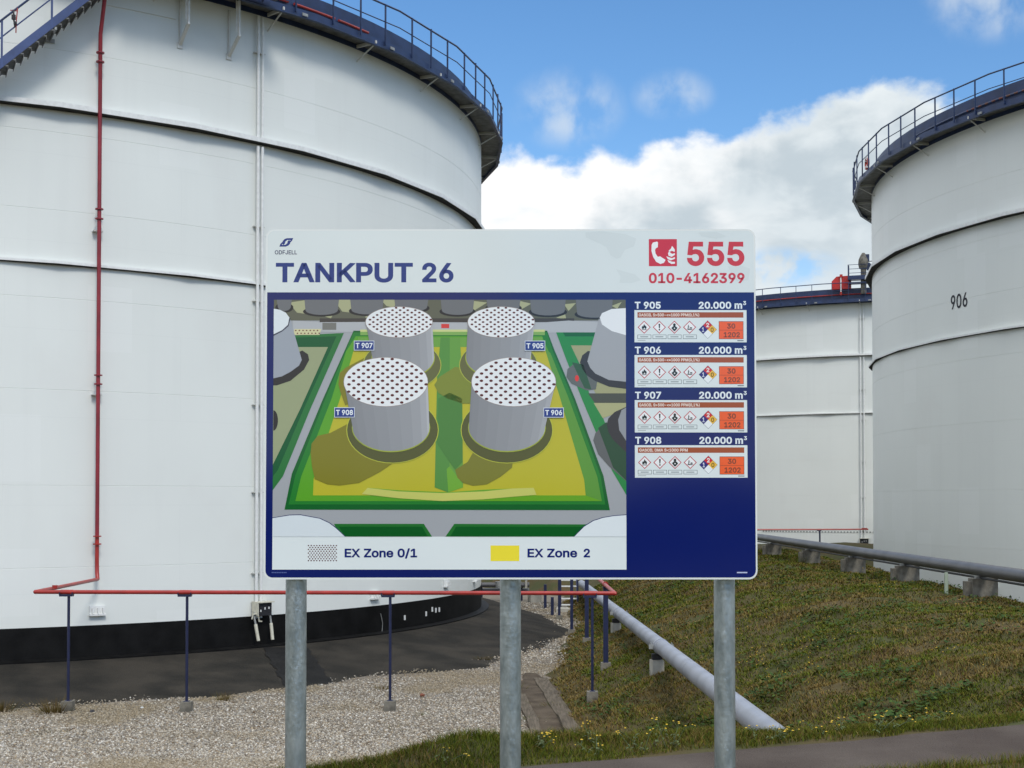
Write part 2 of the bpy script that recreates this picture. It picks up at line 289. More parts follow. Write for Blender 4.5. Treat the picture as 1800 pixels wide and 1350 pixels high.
GB='%676;75 388,76 431,87 464,107 492,137 511,175 517,214 511,244 492,255 479,270 448,274 431,276 388,270 351,255 320,244 308,214 289,196 284,155 284,121 297,107 308,86 335,76 369;127 388,132 358,147 335,160 329,175 327,191 329,203 335,218 358,223 388,222 428,213 454,204 464,191 470,175 473,160 470,148 464,138 454,128 428;400 95,402 138,412 172,433 200,463 218,501 225,540 218,570 200,581 187,596 156,600 138,601 95,596 59,580 28,569 15,540 -3,521 -8,481 -8,446 5,432 15,412 43,402 77;453 95,458 66,473 43,485 37,501 35,517 37,529 43,544 66,549 95,548 135,544 149,529 172,517 178,501 180,486 178,473 172,464 162,454 135;132 0,482 509,540 509,191 0|(273;89 207,94 283,101 324,119 403,145 477,177 539,236 539,204 466,169 351,156 276,151 207,155 145,167 83,188 16,236 -96,177 -96,150 -46,128 4,111 55,99 106,92 156|)273;37 -96,72 -18,97 52,113 116,122 207,117 276,94 390,69 466,37 539,97 539,128 477,164 364,179 283,183 244,182 156,174 104,161 53,144 3,97 -96|,188;38 -119,68 71,137 71,84 -119|-453;114 188,114 244,337 244,337 188|.188;50 41,55 64,63 73,73 81,95 87,107 85,128 73,135 64,141 41,135 18,128 9,118 1,95 -4,73 1,63 9,55 18|/249;14 -76,178 533,235 533,71 -76|0453;48 254,50 306,57 353,69 395,85 431,106 461,130 484,159 502,191 512,227 516,262 512,295 502,323 484,348 461,368 431,384 395,396 353,403 306,405 254,403 202,396 155,384 113,368 77,348 48,323 24,295 7,263 -3,227 -7,191 -3,158 7,130 24,105 48,85 77,69 113,57 155,50 202;109 254,111 213,123 144,134 116,147 92,163 74,182 60,203 52,227 50,250 52,271 60,290 74,306 92,320 116,330 144,342 213,344 254,342 295,330 365,320 393,306 416,290 435,271 449,250 457,227 460,203 457,182 449,163 435,147 416,134 393,123 365,115 332|1453;76 0,76 55,391 55,391 0;86 358,86 427,198 509,276 509,276 0,212 0,212 448|2453;64 0,64 47,282 282,311 327,316 341,320 371,315 405,298 431,287 441,258 455,224 460,188 454,159 438,139 413,132 398,127 362,66 362,68 391,75 418,86 442,102 464,121 482,143 496,168 507,196 513,254 513,281 507,306 497,328 482,346 465,361 445,372 423,379 398,381 372,380 354,371 318,351 280,317 235,153 60,153 57,389 57,389 0|3453;44 132,109 132,112 115,126 87,150 66,182 54,219 50,258 55,291 69,304 80,323 108,329 145,323 180,306 211,275 234,254 241,229 246,157 248,157 299,288 448,288 452,70 452,70 509,372 509,372 461,211 278,211 289,247 290,279 286,308 276,333 262,354 244,371 222,383 198,391 173,393 145,390 116,383 90,370 66,354 45,333 27,309 12,281 2,251 -5,218 -7,159 1,108 22,88 38,70 57,57 79,48 104|4453;40 105,40 158,247 509,311 509,109 163,413 163,413 105;282 0,282 318,343 318,343 0|5453;60 130,122 130,130 102,148 78,173 60,204 51,241 51,259 56,276 64,304 89,322 122,326 141,326 183,314 221,290 251,275 262,238 275,218 277,167 268,128 246,67 253,96 509,366 509,366 452,151 452,134 301,162 318,194 330,229 334,252 332,294 321,330 299,345 285,370 251,379 231,390 187,391 163,388 132,381 102,369 76,352 52,332 32,309 15,282 3,253 -4,221 -7,165 1,118 25,83 60,71 82,63 105|6453;64 162,71 212,93 268,137 340,252 509,322 509,151 261,145 261,165 288,184 302,208 311,235 314,265 312,291 305,316 295,337 280,355 262,370 240,380 215,387 187,389 157,387 127,379 98,368 73,352 50,333 30,310 14,284 3,257 -4,226 -7,196 -4,168 3,142 15,119 31,100 51,84 74,73 101,66 130;125 158,131 119,138 102,160 73,190 55,226 48,263 55,293 73,314 101,322 119,327 157,322 196,304 228,279 251,263 259,226 265,190 259,174 252,148 229,131 197|7453;62 452,62 509,391 509,391 449,165 0,97 0,323 452|8453;52 135,58 176,75 212,101 241,117 252,153 265,109 289,93 308,80 330,73 354,70 380,73 405,79 429,90 450,106 469,146 498,170 508,197 514,255 514,282 508,328 485,361 450,373 429,379 405,382 380,379 354,372 330,359 308,343 289,300 265,319 260,351 241,377 212,395 176,401 135,398 109,391 84,378 62,362 42,341 25,317 11,289 1,226 -7,163 1,136 11,111 25,91 42,74 62,62 84,54 109;115 139,121 106,129 91,152 69,185 54,226 49,267 54,300 69,323 91,331 106,337 139,330 173,312 202,283 223,265 230,226 235,187 230,169 223,140 202,122 173;133 376,138 344,154 318,165 308,193 294,226 290,260 294,274 300,298 318,314 344,319 376,314 407,299 432,275 449,260 455,226 460,192 455,177 449,153 432,138 407|9453;64 352,66 382,73 411,85 436,101 459,120 479,143 494,168 506,196 513,226 516,256 513,285 506,310 494,333 478,352 458,368 434,380 408,387 378,389 347,382 296,373 270,340 207,200 0,130 0,301 248,307 248,295 229,278 214,245 198,218 195,188 197,161 203,137 214,116 229,98 247,83 269,72 294,66 321;125 352,131 313,148 280,174 257,190 250,226 243,263 249,293 267,314 295,322 312,327 350,322 390,314 407,293 435,263 454,226 460,190 454,160 435,138 407,131 390|<453;65 178,65 220,388 383,388 316,142 200,144 204,144 194,142 198,388 81,388 15|=453;72 245,72 301,381 301,381 245;72 97,72 153,381 153,381 97|>453;65 15,65 81,310 198,308 194,308 204,310 200,65 316,65 383,387 220,387 178|A480;16 0,201 509,276 509,463 0,395 0,280 323,232 478,245 478,222 402,85 0;110 142,110 199,370 199,370 142|D502;93 452,93 509,225 509,273 505,315 495,353 478,385 455,412 426,433 391,449 351,458 306,462 255,458 205,449 159,433 119,411 83,384 54,351 31,312 14,268 3,219 0,96 0,96 57,254 60,288 68,318 81,343 99,363 122,379 149,390 181,397 216,399 255,397 294,390 329,379 361,364 388,344 410,320 428,291 441,258 449;60 0,60 509,125 509,125 0|E419;60 0,60 509,372 509,372 452,125 452,125 286,355 286,355 229,125 229,125 57,375 57,375 0|G520;40 254,43 305,53 352,69 393,91 429,117 459,149 484,184 501,223 512,291 514,340 504,384 483,403 469,436 436,460 395,474 349,408 349,387 393,368 417,344 436,315 448,265 456,236 453,209 445,183 432,160 414,141 392,125 364,113 332,106 295,103 254,106 213,113 177,125 145,141 117,161 95,184 76,210 63,238 56,269 53,296 55,322 61,345 71,365 85,382 102,396 123,407 147,413 173,415 202,434 199,283 199,283 256,478 256,475 160,466 124,451 91,431 62,406 38,377 19,344 5,308 -4,269 -7,225 -3,185 7,149 25,118 49,91 79,69 116,53 157,43 203|I300;31 0,31 57,118 57,118 452,31 452,31 509,269 509,269 452,183 452,183 57,269 57,269 0|K467;104 145,104 216,174 303,364 509,448 509,231 276,228 276;60 0,60 509,125 509,125 0;188 259,228 309,449 0,372 0|L393;60 0,60 509,125 509,125 57,361 57,361 0|M628;60 0,60 509,152 509,280 179,322 49,307 49,342 158,476 509,568 509,568 0,504 0,507 457,513 457,472 335,342 0,286 0,167 300,112 457,119 457,120 401,122 0|N523;60 0,60 509,136 509,363 151,414 55,405 54,399 157,399 509,463 509,463 0,387 0,168 346,108 452,119 454,125 301,125 0|O533;40 254,44 305,53 352,70 393,92 429,119 459,150 484,186 501,225 512,267 516,309 512,348 501,384 484,415 459,442 429,464 393,480 352,490 305,493 254,490 203,480 157,464 115,442 79,415 49,384 25,348 7,309 -3,267 -7,225 -3,186 7,150 25,119 49,92 79,70 115,53 157,44 203;103 254,106 213,113 176,125 144,142 117,161 94,184 76,210 63,237 55,267 53,296 55,324 63,349 76,372 94,392 116,408 144,420 176,428 213,430 254,428 295,420 332,408 365,392 392,372 415,349 433,324 446,296 453,267 456,237 453,210 445,184 433,161 415,142 392,125 364,113 332,106 295|P445;60 0,60 509,272 506,305 499,332 487,356 471,375 452,390 430,400 404,407 377,407 318,400 291,390 265,375 243,356 223,332 207,305 195,272 188,109 186,109 242,257 244,279 248,312 266,333 294,343 328,343 367,333 402,312 428,279 446,232 452,125 452,125 0|R449;60 0,60 509,273 506,305 500,333 489,356 473,376 455,390 433,401 408,407 381,407 323,401 296,390 271,376 250,356 232,333 217,305 206,273 200,96 198,96 255,258 256,280 260,313 276,334 300,344 333,344 371,334 405,313 430,279 446,233 452,125 452,125 0;230 229,303 229,428 0,353 0|S447;38 137,104 137,108 118,123 88,150 66,185 53,224 49,267 54,303 69,317 79,338 106,344 122,344 154,332 179,310 197,280 211,145 253,112 269,86 289,67 313,56 341,52 372,54 400,62 425,75 448,92 468,113 484,138 498,165 508,227 516,289 508,316 498,340 484,360 468,377 449,390 427,398 403,401 378,337 378,332 402,320 421,302 437,280 449,254 456,225 459,185 454,152 440,139 430,121 405,115 376,122 345,131 334,155 315,198 297,279 275,328 256,359 238,384 213,402 180,408 139,406 112,399 87,386 64,370 43,349 25,323 11,294 0,261 -7,224 -9,156 -1,128 9,102 23,81 40,64 60,51 83,42 109|T449;32 452,32 509,417 509,417 452,257 452,257 0,193 0,193 452|U517;60 173,60 509,124 509,124 178,126 155,141 113,169 80,187 68,232 53,285 53,309 59,349 80,377 113,391 155,393 509,457 509,457 173,454 140,446 108,433 80,414 55,391 33,363 15,332 2,297 -6,259 -8,220 -6,186 2,154 15,126 33,103 55,85 80,71 108,63 140|X474;18 0,217 284,217 236,29 509,104 509,204 361,243 292,232 292,258 339,374 509,446 509,259 239,259 287,456 0,382 0,268 165,230 231,244 231,219 186,91 0|Z438;40 452,40 509,397 509,397 462,134 81,97 33,90 54,399 57,399 0,42 0,42 46,306 431,341 476,348 454|e404;34 187,36 224,44 258,55 290,71 317,91 340,115 359,142 373,172 382,205 384,246 380,285 366,303 355,334 324,347 305,365 256,370 227,371 169,75 169,75 221,338 221,310 202,304 248,288 286,263 314,227 328,183 328,164 323,131 301,109 270,97 231,96 178,98 151,110 106,135 73,151 61,169 53,212 46,254 53,276 65,294 82,306 105,365 91,348 55,335 39,302 14,283 4,237 -7,212 -8,177 -5,145 3,117 16,92 35,72 58,56 85,44 116,37 150|m610;53 0,53 379,112 379,112 295,108 295,122 331,144 358,172 376,203 385,245 383,268 375,287 361,303 342,314 320,321 295,312 295,326 329,337 343,364 366,398 381,437 386,478 380,514 361,529 346,550 307,555 283,557 0,496 0,496 254,493 279,485 298,473 313,438 329,419 330,387 326,374 320,353 302,340 277,335 247,335 0,274 0,272 280,265 297,253 311,238 322,220 328,199 330,171 326,145 312,126 289,119 274,114 238,114 0|n410;53 0,53 379,112 379,112 287,102 287,116 319,132 344,152 362,175 374,200 382,252 383,295 369,313 356,341 321,350 298,355 271,357 0,296 0,296 235,293 263,286 286,273 304,256 318,235 326,210 329,192 328,161 317,136 297,126 283,119 266,114 227,114 0|o415;34 187,37 225,44 260,56 291,72 318,93 341,117 360,144 374,174 382,207 384,241 382,271 374,299 360,323 341,343 318,359 291,371 260,379 225,381 187,379 150,371 116,359 85,343 58,323 35,299 16,271 3,241 -5,207 -8,174 -5,144 3,117 16,93 35,72 58,56 85,44 116,37 150;96 187,102 139,108 117,130 80,145 66,163 55,184 49,231 49,252 55,270 66,298 97,314 139,318 163,318 212,307 258,298 278,270 310,252 321,231 328,184 328,163 321,145 310,118 278,102 236'
GR='0453;48 254,50 306,57 353,69 395,85 431,106 461,130 484,159 502,191 512,227 516,262 512,295 502,323 484,348 461,368 431,384 395,396 353,403 306,405 254,403 202,396 155,384 113,368 77,348 48,323 24,295 7,263 -3,227 -7,191 -3,158 7,130 24,105 48,85 77,69 113,57 155,50 202;109 254,111 213,123 144,134 116,147 92,163 74,182 60,203 52,227 50,250 52,271 60,290 74,306 92,320 116,330 144,342 213,344 254,342 295,330 365,320 393,306 416,290 435,271 449,250 457,227 460,203 457,182 449,163 435,147 416,134 393,123 365,115 332|1453;76 0,76 55,391 55,391 0;86 358,86 427,198 509,276 509,276 0,212 0,212 448|2453;64 0,64 47,282 282,311 327,316 341,320 371,315 405,298 431,287 441,258 455,224 460,188 454,159 438,139 413,132 398,127 362,66 362,68 391,75 418,86 442,102 464,121 482,143 496,168 507,196 513,254 513,281 507,306 497,328 482,346 465,361 445,372 423,379 398,381 372,380 354,371 318,351 280,317 235,153 60,153 57,389 57,389 0|3453;44 132,109 132,112 115,126 87,150 66,182 54,219 50,258 55,291 69,304 80,323 108,329 145,323 180,306 211,275 234,254 241,229 246,157 248,157 299,288 448,288 452,70 452,70 509,372 509,372 461,211 278,211 289,247 290,279 286,308 276,333 262,354 244,371 222,383 198,391 173,393 145,390 116,383 90,370 66,354 45,333 27,309 12,281 2,251 -5,218 -7,159 1,108 22,88 38,70 57,57 79,48 104|4453;40 105,40 158,247 509,311 509,109 163,413 163,413 105;282 0,282 318,343 318,343 0|5453;60 130,122 130,130 102,148 78,173 60,204 51,241 51,259 56,276 64,304 89,322 122,326 141,326 183,314 221,290 251,275 262,238 275,218 277,167 268,128 246,67 253,96 509,366 509,366 452,151 452,134 301,162 318,194 330,229 334,252 332,294 321,330 299,345 285,370 251,379 231,390 187,391 163,388 132,381 102,369 76,352 52,332 32,309 15,282 3,253 -4,221 -7,165 1,118 25,83 60,71 82,63 105|6453;64 162,71 212,93 268,137 340,252 509,322 509,151 261,145 261,165 288,184 302,208 311,235 314,265 312,291 305,316 295,337 280,355 262,370 240,380 215,387 187,389 157,387 127,379 98,368 73,352 50,333 30,310 14,284 3,257 -4,226 -7,196 -4,168 3,142 15,119 31,100 51,84 74,73 101,66 130;125 158,131 119,138 102,160 73,190 55,226 48,263 55,293 73,314 101,322 119,327 157,322 196,304 228,279 251,263 259,226 265,190 259,174 252,148 229,131 197|7453;62 452,62 509,391 509,391 449,165 0,97 0,323 452|8453;52 135,58 176,75 212,101 241,117 252,153 265,109 289,93 308,80 330,73 354,70 380,73 405,79 429,90 450,106 469,146 498,170 508,197 514,255 514,282 508,328 485,361 450,373 429,379 405,382 380,379 354,372 330,359 308,343 289,300 265,319 260,351 241,377 212,395 176,401 135,398 109,391 84,378 62,362 42,341 25,317 11,289 1,226 -7,163 1,136 11,111 25,91 42,74 62,62 84,54 109;115 139,121 106,129 91,152 69,185 54,226 49,267 54,300 69,323 91,331 106,337 139,330 173,312 202,283 223,265 230,226 235,187 230,169 223,140 202,122 173;133 376,138 344,154 318,165 308,193 294,226 290,260 294,274 300,298 318,314 344,319 376,314 407,299 432,275 449,260 455,226 460,192 455,177 449,153 432,138 407|9453;64 352,66 382,73 411,85 436,101 459,120 479,143 494,168 506,196 513,226 516,256 513,285 506,310 494,333 478,352 458,368 434,380 408,387 378,389 347,382 296,373 270,340 207,200 0,130 0,301 248,307 248,295 229,278 214,245 198,218 195,188 197,161 203,137 214,116 229,98 247,83 269,72 294,66 321;125 352,131 313,148 280,174 257,190 250,226 243,263 249,293 267,314 295,322 312,327 350,322 390,314 407,293 435,263 454,226 460,190 454,160 435,138 407,131 390|D502;93 452,93 509,225 509,273 505,315 495,353 478,385 455,412 426,433 391,449 351,458 306,462 255,458 205,449 159,433 119,411 83,384 54,351 31,312 14,268 3,219 0,96 0,96 57,254 60,288 68,318 81,343 99,363 122,379 149,390 181,397 216,399 255,397 294,390 329,379 361,364 388,344 410,320 428,291 441,258 449;60 0,60 509,125 509,125 0|E419;60 0,60 509,372 509,372 452,125 452,125 286,355 286,355 229,125 229,125 57,375 57,375 0|F410;60 0,60 509,369 509,369 452,125 452,125 278,346 278,346 221,125 221,125 0|J396;33 145,33 173,98 173,100 117,108 93,122 74,139 61,160 53,185 50,209 53,230 61,248 74,261 93,269 117,272 145,272 509,336 509,336 145,332 100,318 63,294 33,263 11,227 -2,185 -7,143 -2,106 11,75 33,52 63,38 100|L393;60 0,60 509,125 509,125 57,361 57,361 0|O533;40 254,44 305,53 352,70 393,92 429,119 459,150 484,186 501,225 512,267 516,309 512,348 501,384 484,415 459,442 429,464 393,480 352,490 305,493 254,490 203,480 157,464 115,442 79,415 49,384 25,348 7,309 -3,267 -7,225 -3,186 7,150 25,119 49,92 79,70 115,53 157,44 203;103 254,106 213,113 176,125 144,142 117,161 94,184 76,210 63,237 55,267 53,296 55,324 63,349 76,372 94,392 116,408 144,420 176,428 213,430 254,428 295,420 332,408 365,392 392,372 415,349 433,324 446,296 453,267 456,237 453,210 445,184 433,161 415,142 392,125 364,113 332,106 295'

# ------------------------------------------------------------------ ground: vectorised height of the dikes (metres, pit floor = 0)
def vnoise(x, y, sc, seed):
    x = np.asarray(x) / sc + seed * 17.3; y = np.asarray(y) / sc + seed * 9.1
    xi = np.floor(x).astype(np.int64); yi = np.floor(y).astype(np.int64); fx = x - xi; fy = y - yi
    fx = fx * fx * (3 - 2 * fx); fy = fy * fy * (3 - 2 * fy)
    def hsh(a, b):
        n = (a * 374761393 + b * 668265263 + seed * 974711) & 0x7fffffff
        n = ((n ^ (n >> 13)) * 1274126177) & 0x7fffffff
        return ((n ^ (n >> 16)) & 0xffff) / 65535.0
    return (hsh(xi, yi) * (1 - fx) + hsh(xi + 1, yi) * fx) * (1 - fy) + (hsh(xi, yi + 1) * (1 - fx) + hsh(xi + 1, yi + 1) * fx) * fy
ROAD_Z = E - 1.75
def road_t(X, Y): return (Y - (9.05 + .44 * X)) / math.sqrt(1 + .44 ** 2)     # metres beyond the far edge of the road
def toe_x(Y): return np.interp(Y, [15, 25, 30, 34, 41, 50, 62], [1.6, 1.42, 1.14, .92, 1.45, 2.15, 2.3])
MID_D = [-3, -1, 0, 1.5, 3.3, 5.3, 7.5, 9.0, 10.2, 11, 14, 17, 20]; MID_Z = [-1.2, -.5, 0, .62, 1.35, 1.98, 2.24, 2.32, 2.29, 2.08, .9, -.8, -1.0]
def bank_z(X, Y):
    X = np.asarray(X, float); Y = np.asarray(Y, float); t = road_t(X, Y); tw = t - .50 * np.exp(-((X - .1) / 1.5) ** 2) * np.clip(t / .3, 0, 1)
    fr = np.interp(tw, [-60, -30, -16, -1.9, -1.24, -1.16, -.06, .02, .22, .50, 1.2, 8.0, 12], [-.6, .2, 2.84, 2.86, 2.86, 2.825, 2.825, 2.85, 2.85, 2.74, 2.40, -1.0, -1.6])
    mid = np.interp(X - toe_x(Y), MID_D, MID_Z)
    ct = np.interp(X, [-9, -3, 2, 40], [80, 76, 66.5, 66.5]); cross = np.interp(Y - ct, [-4, -1.5, 0, 6, 8, 13, 16, 24, 28], [-1.2, -.6, 0, 1.7, 2.2, 2.2, 1.2, -.6, -1.2])
    mid = np.maximum(mid, cross)
    k = .35; hh = np.clip(.5 + .5 * (fr - mid) / k, 0, 1)
    z = mid * (1 - hh) + fr * hh + k * hh * (1 - hh) * .6
    onroad = (t > -1.3) & (t < .1)
    n = (vnoise(X, Y, 1.7, 1) - .5) * .22 + (vnoise(X, Y, .6, 2) - .5) * .15
    return z + np.where(onroad, 0, n) * np.clip((t - .1) / .8, 0, 1) * 1.0
def floor_z(X, Y): return (vnoise(X, Y, 3.1, 5) - .5) * .08 + (vnoise(X, Y, .8, 6) - .5) * .03
def axis(segs):
    out = []
    for a, b, st in segs: out += list(np.arange(a, b - 1e-6, st))
    return np.array(out + [segs[-1][1]])
def grid_obj(name, xs, ys, zf, m, keep=None):
    X, Y = np.meshgrid(xs, ys); Z = zf(X, Y); nx, ny = len(xs), len(ys)
    v = np.stack([X, Y, Z], -1).reshape(-1, 3); idx = np.arange(nx * ny).reshape(ny, nx)
    f = np.stack([idx[:-1, :-1], idx[:-1, 1:], idx[1:, 1:], idx[1:, :-1]], -1).reshape(-1, 4)
    if keep is not None: f = f[keep(v[f].mean(1))]
    me = bpy.data.meshes.new(name); me.vertices.add(len(v)); me.vertices.foreach_set('co', v.ravel())
    me.loops.add(len(f) * 4); me.loops.foreach_set('vertex_index', f.ravel()); me.polygons.add(len(f))
    me.polygons.foreach_set('loop_start', np.arange(0, len(f) * 4, 4)); me.polygons.foreach_set('loop_total', np.full(len(f), 4))
    me.update(calc_edges=True); me.validate(); me.shade_smooth(); me.materials.append(m)
    return tag(link(name, me), kind='structure')
far = MB(); far.lathe([(0.01, 0), (150, 0), (600, 0), (5000, 0)], 64)
tag(far.build('ground', MT['water'], None, (0, 40, -1.3)), kind='structure')
grid_obj('gravel_bed', axis([(-60, -14, 2), (-14, 4, .3), (4, 70, 2)]), axis([(14, 22, 1), (22, 50, .3), (50, 150, 2)]), floor_z, MT['gravelbase'], lambda c: c[:, 0] < 9)
grid_obj('pit_floor', axis([(9, 70, 2)]), axis([(14, 150, 2)]), floor_z, MT['water'])
grid_obj('grassy_dike', axis([(-60, -12, 1.5), (-12, 14, .14), (14, 60, 1.5)]), axis([(-60, 4, 1.5), (4, 40, .16), (40, 70, .4), (70, 150, 2)]), bank_z, MT['soil'], lambda c: c[:, 2] > -.9)
# road on the front dike
def build_road():
    m = MB(); n = 260; dx, dy = Vector((1, .44)).normalized(); nx, ny = -dy, dx
    vs_ = []
    for i in range(n + 1):
        s = -70 + 150 * i / n; px, py = dx * s, 9.05 + dy * s
        for t in (-1.22 + .05 * float(vnoise(s, 0, .7, 8)), -.6, -.02 - .07 * float(vnoise(s, 3, .6, 9)) - .05 * float(vnoise(s, 7, .21, 4))):
            vs_.append((px + nx * t, py + ny * t, ROAD_Z + (.012 if t == -.6 else 0)))
    fs = []
    for i in range(n):
        for j in range(2): a = i * 3 + j; fs.append((a, a + 3, a + 4, a + 1))
    m.add(vs_, [f[::-1] for f in fs]); tag(m.build('road', MT['road']), kind='structure')
build_road()
# ------------------------------------------------------------------ asphalt pads the tanks stand on
TANKS = dict(L=(-21.19, 52.45), R=(35.64, 56.55), B=(30.23, 113.07))
def pad_z(r): return float(np.interp(r, [19.5, 20.5, 21.0, 22.2, 23.4, 24.3, 25.2], [.545, .535, .44, .28, .13, .03, -.16]))
def pad_squeeze(a): return np.interp(np.degrees(a), [-180, -30, 8, 60, 180], [1, 1, .40, .45, 1])
def build_pad(c, seed):
    n = 520; rr = [19.5, 20.5] + list(np.linspace(20.8, 25.2, 22)); zz = [pad_z(r) for r in rr]; m = MB(); vs_ = []
    for i in range(n):
        a = 2 * math.pi * i / n
        for r, z in zip(rr, zz):
            k = (vnoise(a * 9 + 40, 2, 1, seed) - .5) * 1.0 + (vnoise(a * 40 + 90, 2, 1, seed) - .5) * .35
            w = max(0, (r - 21.2) / 3.5); q = float(pad_squeeze(a if a < math.pi else a - 2 * math.pi)) if seed == 30 else 1; rq = r if r < 21 else 21 + (r - 21) * q; x, y = c[0] + (rq + k * w * q) * math.cos(a), c[1] + (rq + k * w * q) * math.sin(a)
            vs_.append((x, y, z + (float(vnoise(x, y, 1.6, 12)) - .5) * .07 * min(1, w * 2)))
    k = len(rr); fs = []
    for i in range(n):
        a, b = i * k, ((i + 1) % n) * k
        for j in range(k - 1): fs.append((a + j, a + j + 1, b + j + 1, b + j))
    m.add(vs_, fs); o = tag(m.build('asphalt_pad', MT['asphalt'], smooth=60), kind='structure'); return o
for i, k in enumerate('LRB'): build_pad(TANKS[k], 30 + i)
def patch_on_pad():
    # darker repair strip running down the pad
    m = MB(); c = TANKS['L']; vs_ = []; fs = []; n = 20
    def gp(px, py, z): v = (YP - py) / F_; Y = (z - E) / ((v * cP + sP) / (cP - v * sP)); return P(px, py, Y)
    tl, tr, bl, br = gp(462, 1147, .42), gp(541, 1143, .42), gp(503, 1211, .0), gp(592, 1207, .0)
    for i in range(n + 1):
        t = i / n; p, q = tl.lerp(bl, t), tr.lerp(br, t)
        for j in range(9):
            w = j / 8 + (.03 * math.sin(i * 1.3) + .02 * math.sin(i * 2.9 + 1)) * (1 if j in (0, 8) else 0); g = p.lerp(q, w); x, y = g.x, g.y; r = math.hypot(x - c[0], y - c[1]); k = max(0, (r - 21.2) / 3.5)
            vs_.append((x, y, pad_z(r) + (float(vnoise(x, y, 1.6, 12)) - .5) * .07 * min(1, k * 2) + .022))
    for i in range(n):
        for j in range(8): a = i * 9 + j; fs.append((a, a + 9, a + 10, a + 1))
    m.add(vs_, fs); return tag(m.build('asphalt_patch', mat('patch_asphalt', (.013, .0125, .012), .9, var=.25, scale=1.5, bump=.7, bscale=45, spec=.2), smooth=60), kind='structure')
patch_on_pad()

# wood on the far side of the road, behind the viewer: a deep, uneven belt of trees
def far_wood():
    n = 2600; m = MB(); rd = random.Random(5)
    for i in range(n):
        x = rd.uniform(-190, 190); y = -rd.uniform(118, 150); h = 8.5 + 3.0 * float(vnoise(x, y, 16, 21)); z = rd.uniform(.2, 1) ** .7 * h; r = rd.uniform(1.0, 2.2)
        b = [(x + r * math.cos(t + i), y + r * math.sin(t + i), z + rd.uniform(-.6, .6)) for t in (0, 1.57, 3.14, 4.71)]
        m.add(b + [(x, y, z + r * .9), (x, y, z - r)], [(0, 1, 4), (1, 2, 4), (2, 3, 4), (3, 0, 4), (1, 0, 5), (2, 1, 5), (3, 2, 5), (0, 3, 5)])
    tag(m.build('far_wood', mat('wood_foliage', (.045, .065, .02), .8, var=.4, scale=.6), smooth=0), kind='stuff')
far_wood()
